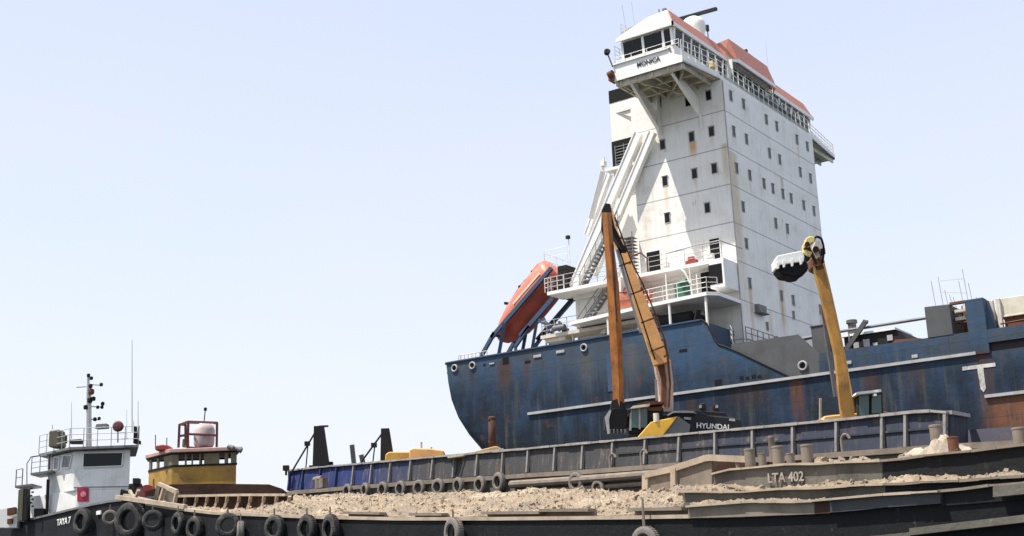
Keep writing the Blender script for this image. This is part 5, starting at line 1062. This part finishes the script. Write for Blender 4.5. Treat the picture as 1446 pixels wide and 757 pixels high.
b = MB(); px_prism(b, [(97, 626), (99, 621), (114, 620), (114, 626)], TD + .8, .5); px_prism(b, [(92, 626), (92, 614), (94, 614), (94, 626)], TD + .6, .1); b.build('roof_box', M['dark'], tg)
b = MB(); c = at(166.5, 602, TD + .2); b.lathe(c, -HF, [(0, .14), (.2, .12), (.28, 0), (.26, -.15), (.1, -.3), (0, -.3)], 16); b.tube(c, at(166.5, 625, TD + .2), .03); b.build('searchlight', M['maroon'], tg)
b = MB(); px_prism(b, [(188, 626), (189, 602), (191.5, 602), (192, 620), (197, 622), (197, 627)], TD + .4, .3); b.build('corner_post', M['dark'], tg)
b = MB()
for x, y0, y1, r_ in ((186.5, 610, 480, .022), (195, 620, 566, .018), (101, 620, 568, .015), (179, 620, 578, .012), (189, 608, 594, .02), (74, 606, 600, .02)): b.tube(at(x, y0, TD + .8), at(x, y1, TD + .8), r_, r_ * .5, 5)
b.build('whip_aerial', M['grey'], tg)
# aft steps and platforms
b = MB(); px_prism(b, [(43, 668), (72, 664), (72, 666.5), (43, 671)], TD + 1.2, 1.5); px_prism(b, [(21, 686), (45, 683), (45, 686), (21, 689)], TD + 1.6, 1.5); b.build('aft_platform', M['grey'], tg)
b = MB(); rail(b, [tp_(44, 669, 1.2), tp_(56, 667, 1.2), tp_(68, 665.5, 1.2)], .85, 3, .45, .022); rail(c_ := MB(), [tp_(22, 686.5, 1.7), tp_(31, 685, 1.7)], .85, 2, .3, .03); c_.build('landing_rail', M['grey'], tg); b.path([tp_(38, 684, 1.2), tp_(38, 655, 1.2), tp_(44, 645, 1.2), tp_(57, 643, 1.2)], .025); b.build('aft_rail', M['grey'], tg)
b = MB(); px_prism(b, [(24, 735), (26, 692), (33, 690), (31, 735)], TD + 1.0, .6); b.build('vent_trunk', M['olive'], tg)
b = MB(); px_prism(b, [(32, 735), (34, 690), (38, 690), (38, 735)], TD + .9, .5); b.build('dark_trunk', M['dark'], tg)
b = MB(); px_prism(b, [(-12, 745), (-12, 722), (20, 716), (24, 718), (24, 745)], TD + 1.8, 1.0); b.build('aft_house', M['white_clean'], tg)
b = MB(); px_prism(b, [(10, 728), (10, 718), (21, 716), (21, 725)], TD + 1.6, .3); px_prism(b, [(10, 740), (10, 733), (17, 732), (17, 739)], TD + 1.7, .3); b.build('aft_fan', M['rust'], tg)
b = MB()
for i in range(6): c = tp_(44 + (i % 2) * 2, 690 + i * 5, .4); b.obox(c, HR * .05, HF * .05, UP * .04)
b.build('step', M['dark'], tg)
# hull of the tug
TH = at(175, 730, 60.5); TL = at(0, 745, 70.0); UT = hdir(TL, TH); NT = V((-UT.y, UT.x, 0))
def tt(px, py, w=0): return hit(px, py, TL + NT * w, NT)
HT = [(-60, 752), (0, 741), (20, 738), (50, 732), (68, 727.8), (95.6, 721), (131.6, 712.6), (153.7, 708.4), (175, 706)]
b = MB(); T_ = [tt(x, y) for x, y in HT]; tip = T_[-1] + UT * 2.0 + NT * 1.6 + UP * .1; tip2 = T_[-1] + UT * 2.4 + NT * 3.4 + UP * .1; T_ += [T_[-1] + UT * 1.1 + NT * .45, tip, tip2]
B_ = [V((p.x, p.y, -1)) - (UT * (1.2 if i > 8 else 0)) for i, p in enumerate(T_)]
for i in range(len(T_) - 1): b.hexa([B_[i], B_[i + 1], B_[i + 1] + NT * .15, B_[i] + NT * .15, T_[i], T_[i + 1], T_[i + 1] + NT * .15, T_[i] + NT * .15])
dk_ = [p - UP * .35 for p in T_]; b.strip(dk_, [p + NT * (6 if i < 9 else (3 if i < 11 else .5)) for i, p in enumerate(dk_)]); th = b.build('tug_hull', M['tar_tug'], tg)
b = MB()
for p, q in zip(T_[:-1], T_[1:]): b.bar(p, q, .05, .08)
b.build('bulwark_cap', M['grey'], th)
text('TAYA 7', 'name_lettering', M['letter_w'], th, .44, tt(90, 736.5, -.03), tt(104, 733.6) - tt(76, 739.6), UP, .01)
b = MB(); c = tt(140, 724, -.05); b.obox(c, UT * .22, NT * .04, UP * .09); c = tt(141, 724, -.05); b.build('anchor_plate', M['letter_w'], th)
for (px, py, s__, tl_, lb_, me) in ((184, 735, 1.75, .35, 'huge black tyre wrapped on the bow of the white tugboat', T1), (117, 737, 1.38, .1, 'large black tyre on the tugboat side just after its name', T1), (155.5, 731, .78, .9, 'small pale tyre hung on a rope loop from the tugboat bulwark', T2)):
    put_tyre(me, tt(px, py, -.35 if s__ > 1 else -.2), -NT, s__, tl_, lb_, 'tyres on the white tugboat', 0, rope=.35 if s__ < 1 else 0)
# bow gear
bw = MB(); px_prism(bw, [(180, 697), (182, 683), (197, 682), (199, 697)], 61.0, .5); px_prism(bw, [(187, 683), (187, 675), (196, 675), (196, 684)], 61, .4); bw.build('towing_winch', M['dark'], tg, bevel=.03)
bw = MB(); px_prism(bw, [(168, 705), (170, 690), (182, 693), (184, 706)], 60.6, .6); bw.build('winch_drum', M['tar_tug'], tg, bevel=.05)
bw = MB(); px_prism(bw, [(190, 702), (193, 689), (198, 688), (201, 702)], 60.8, .4); bw.build('red_gear', M['red'], tg)
# ================================================================== yellow tug behind
YD = 74.0; yt = thing('tugboat', 'yellow cabin tugboat with a red framed cage on its roof', 'tugboat', at(270, 760, YD)); yt.location.z = 0
def yp(px, py, d=0): return hit(px, py, at(241, 690, YD) + HF * d, HF)
b = MB()
lowp = [yp(241, 705), yp(333, 703, 0), yp(333, 703) + HF * 3.4 - HR * 1.3, yp(209, 703, 3.2) + HF * .2, yp(209, 703, 2.2)]
zl_ = yp(241, 720).z; zs = yp(241, 659).z; zt = yp(241, 640).z
b.prism([up_to(p, zl_) for p in lowp], (0, 0, zs - zl_)); ycab = b.build('cabin', M['cabin_y'], yt, bevel=.04)
b = MB(); rp = [yp(239, 640, -.25), yp(342, 640, -.25), yp(331, 640, 3.8), yp(209, 640, 4.0), yp(205.5, 640, 2.3)]; b.prism([up_to(p, zt) for p in rp], (0, 0, .22)); yr = b.build('cabin_roof', M['pinkroof'], yt, bevel=.03)
# window band: pillars and mullions around open panes, sky visible through
olive = M['olive2']
def band(p, q, edges, h0, h1, par):
    """solid pieces between openings given as fractions of the wall"""
    p, q = V(p), V(q); d = (q - p); n_ = V((-d.y, d.x, 0)).normalized(); last = 0
    for a_, c_ in edges + [(1, 1)]:
        if a_ > last + .001:
            bb = MB(); s0 = p + d * last; s1 = p + d * a_; bb.prism([up_to(s0, h0), up_to(s1, h0), up_to(s1, h1), up_to(s0, h1)], n_ * .08); bb.build('window_pillar', olive, par)
        last = c_
    bb = MB(); bb.bar(up_to(p, h0 + .03), up_to(q, h0 + .03), .05); bb.bar(up_to(p, h1 - .03), up_to(q, h1 - .03), .05); bb.build('window_frame', M['dark'], par)
fx = lambda x: (x - 241) / 92.0
front = [(fx(250.5), fx(259.5)), (fx(262), fx(269)), (fx(271), fx(280)), (fx(282), fx(287)), (fx(308.5), fx(316)), (fx(321), fx(325))]
band(lowp[0], lowp[1], front, zs, zt, ycab); band(lowp[3] + HF * .0, lowp[2], [(.02, .32), (.34, .66), (.68, .98)], zs, zt, ycab)
band(lowp[4], lowp[0], [(.1, .34), (.42, .66)], zs, zt, ycab); band(lowp[1], lowp[2], [(.05, .95)], zs, zt, ycab); band(lowp[3], lowp[4], [(.1, .9)], zs, zt, ycab)
b = MB(); 
for (xa, ya), (xb, yb) in (((252, 632), (253.5, 599)), ((265, 633), (266, 595)), ((306, 633), (306.5, 596.5)), ((262, 628), (262, 600)), ((253.5, 600), (266, 595.5)), ((266, 595.5), (306.5, 597)), ((252.5, 616), (265.5, 614)), ((265.5, 613), (306, 615)), ((253, 600), (262, 598)), ((266, 632), (306, 634))): b.bar(at(xa, ya, YD + .6), at(xb, yb, YD + .6), .06)
for (xa, ya), (xb, yb) in (((262, 630), (262, 597)), ((296, 631), (296, 598)), ((262, 597), (296, 598))): b.bar(at(xa, ya, YD + 2.2), at(xb, yb, YD + 2.2), .05)
for (x, y) in ((253.5, 599.5), (266, 595.5), (306.5, 597)): b.bar(at(x, y, YD + .6), at(x - (4 if x > 260 else -8), y + 1, YD + 2.2), .05)
b.build('roof_cage', M['cagered'], yt)
b = MB(); c = at(288, 632, YD + 1.2); b.lathe(c, UP, [(0, 0), (.5, .02), (.58, .2), (.60, 1.0), (.5, 1.25), (.25, 1.4), (0, 1.42)], 16); b.build('water_tank', M['pale_pink'], yt, smooth=True)
b = MB(); px_prism(b, [(257, 631), (258, 620), (265, 620), (265, 631)], YD + .9, .4); b.build('cage_box', M['olive'], yt)
b = MB(); b.tube(at(288, 597, YD + .8), at(290, 578, YD + .8), .03); b.lathe(at(290, 578, YD + .8), UP, [(0, -.1), (.09, -.08), (.09, .08), (0, .12)], 8); b.build('masthead_lamp', M['dark'], yt)
b = MB(); px_prism(b, [(219, 636), (219, 629), (228, 627.5), (236, 628), (241, 632), (240, 636)], YD + .7, .7); b.build('red_roof_box', M['red'], yt, bevel=.05)
b = MB(); b.tube(at(219.5, 634, YD + .9), at(219.5, 614, YD + .9), .025); b.tube(at(235.5, 634, YD + .9), at(235.5, 618, YD + .9), .025); b.build('whip_aerial', M['dark'], yt)
for x, y in ((328, 631), (339.5, 634)):
    b = MB(); c = at(x, y, YD + .3); b.lathe(c - HR * .15, (HR * .8 + UP * -.3).normalized(), [(0, -.15), (.12, -.12), (.16, .2), (.13, .26), (0, .24)], 12); b.tube(c, c - UP * .25, .03); b.build('roof_searchlight', M['grey'], yt)
b = MB(); T_ = [at(x, y, YD - 3) for x, y in ((205, 694), (241, 684), (300, 683), (380, 684), (398, 690), (412, 700))]; B_ = [V((p.x, p.y, -1)) for p in T_]
for i in range(len(T_) - 1): b.hexa([B_[i], B_[i + 1], B_[i + 1] + HF * .15, B_[i] + HF * .15, T_[i], T_[i + 1], T_[i + 1] + HF * .15, T_[i] + HF * .15])
b.strip([p - UP * .6 for p in T_], [p + HF * 7 - UP * .6 for p in T_]); b.build('tug_hull', M['rust_wall'], yt)
b = MB(); c = at(207, 696, 72.5); b.tube(c, c + HF * .4, .45, n=20); b.build('red_reel', M['red'], yt)
b = MB(); px_prism(b, [(212, 706), (210.5, 694), (225, 694), (223, 706)], 71.5, .5); b.build('red_bin', M['redbin'], yt, bevel=.03)
b = MB(); b.tube(at(217, 694, 72), at(217, 676, 72), .04); b.build('pipe_post', M['cabin_y'], yt)
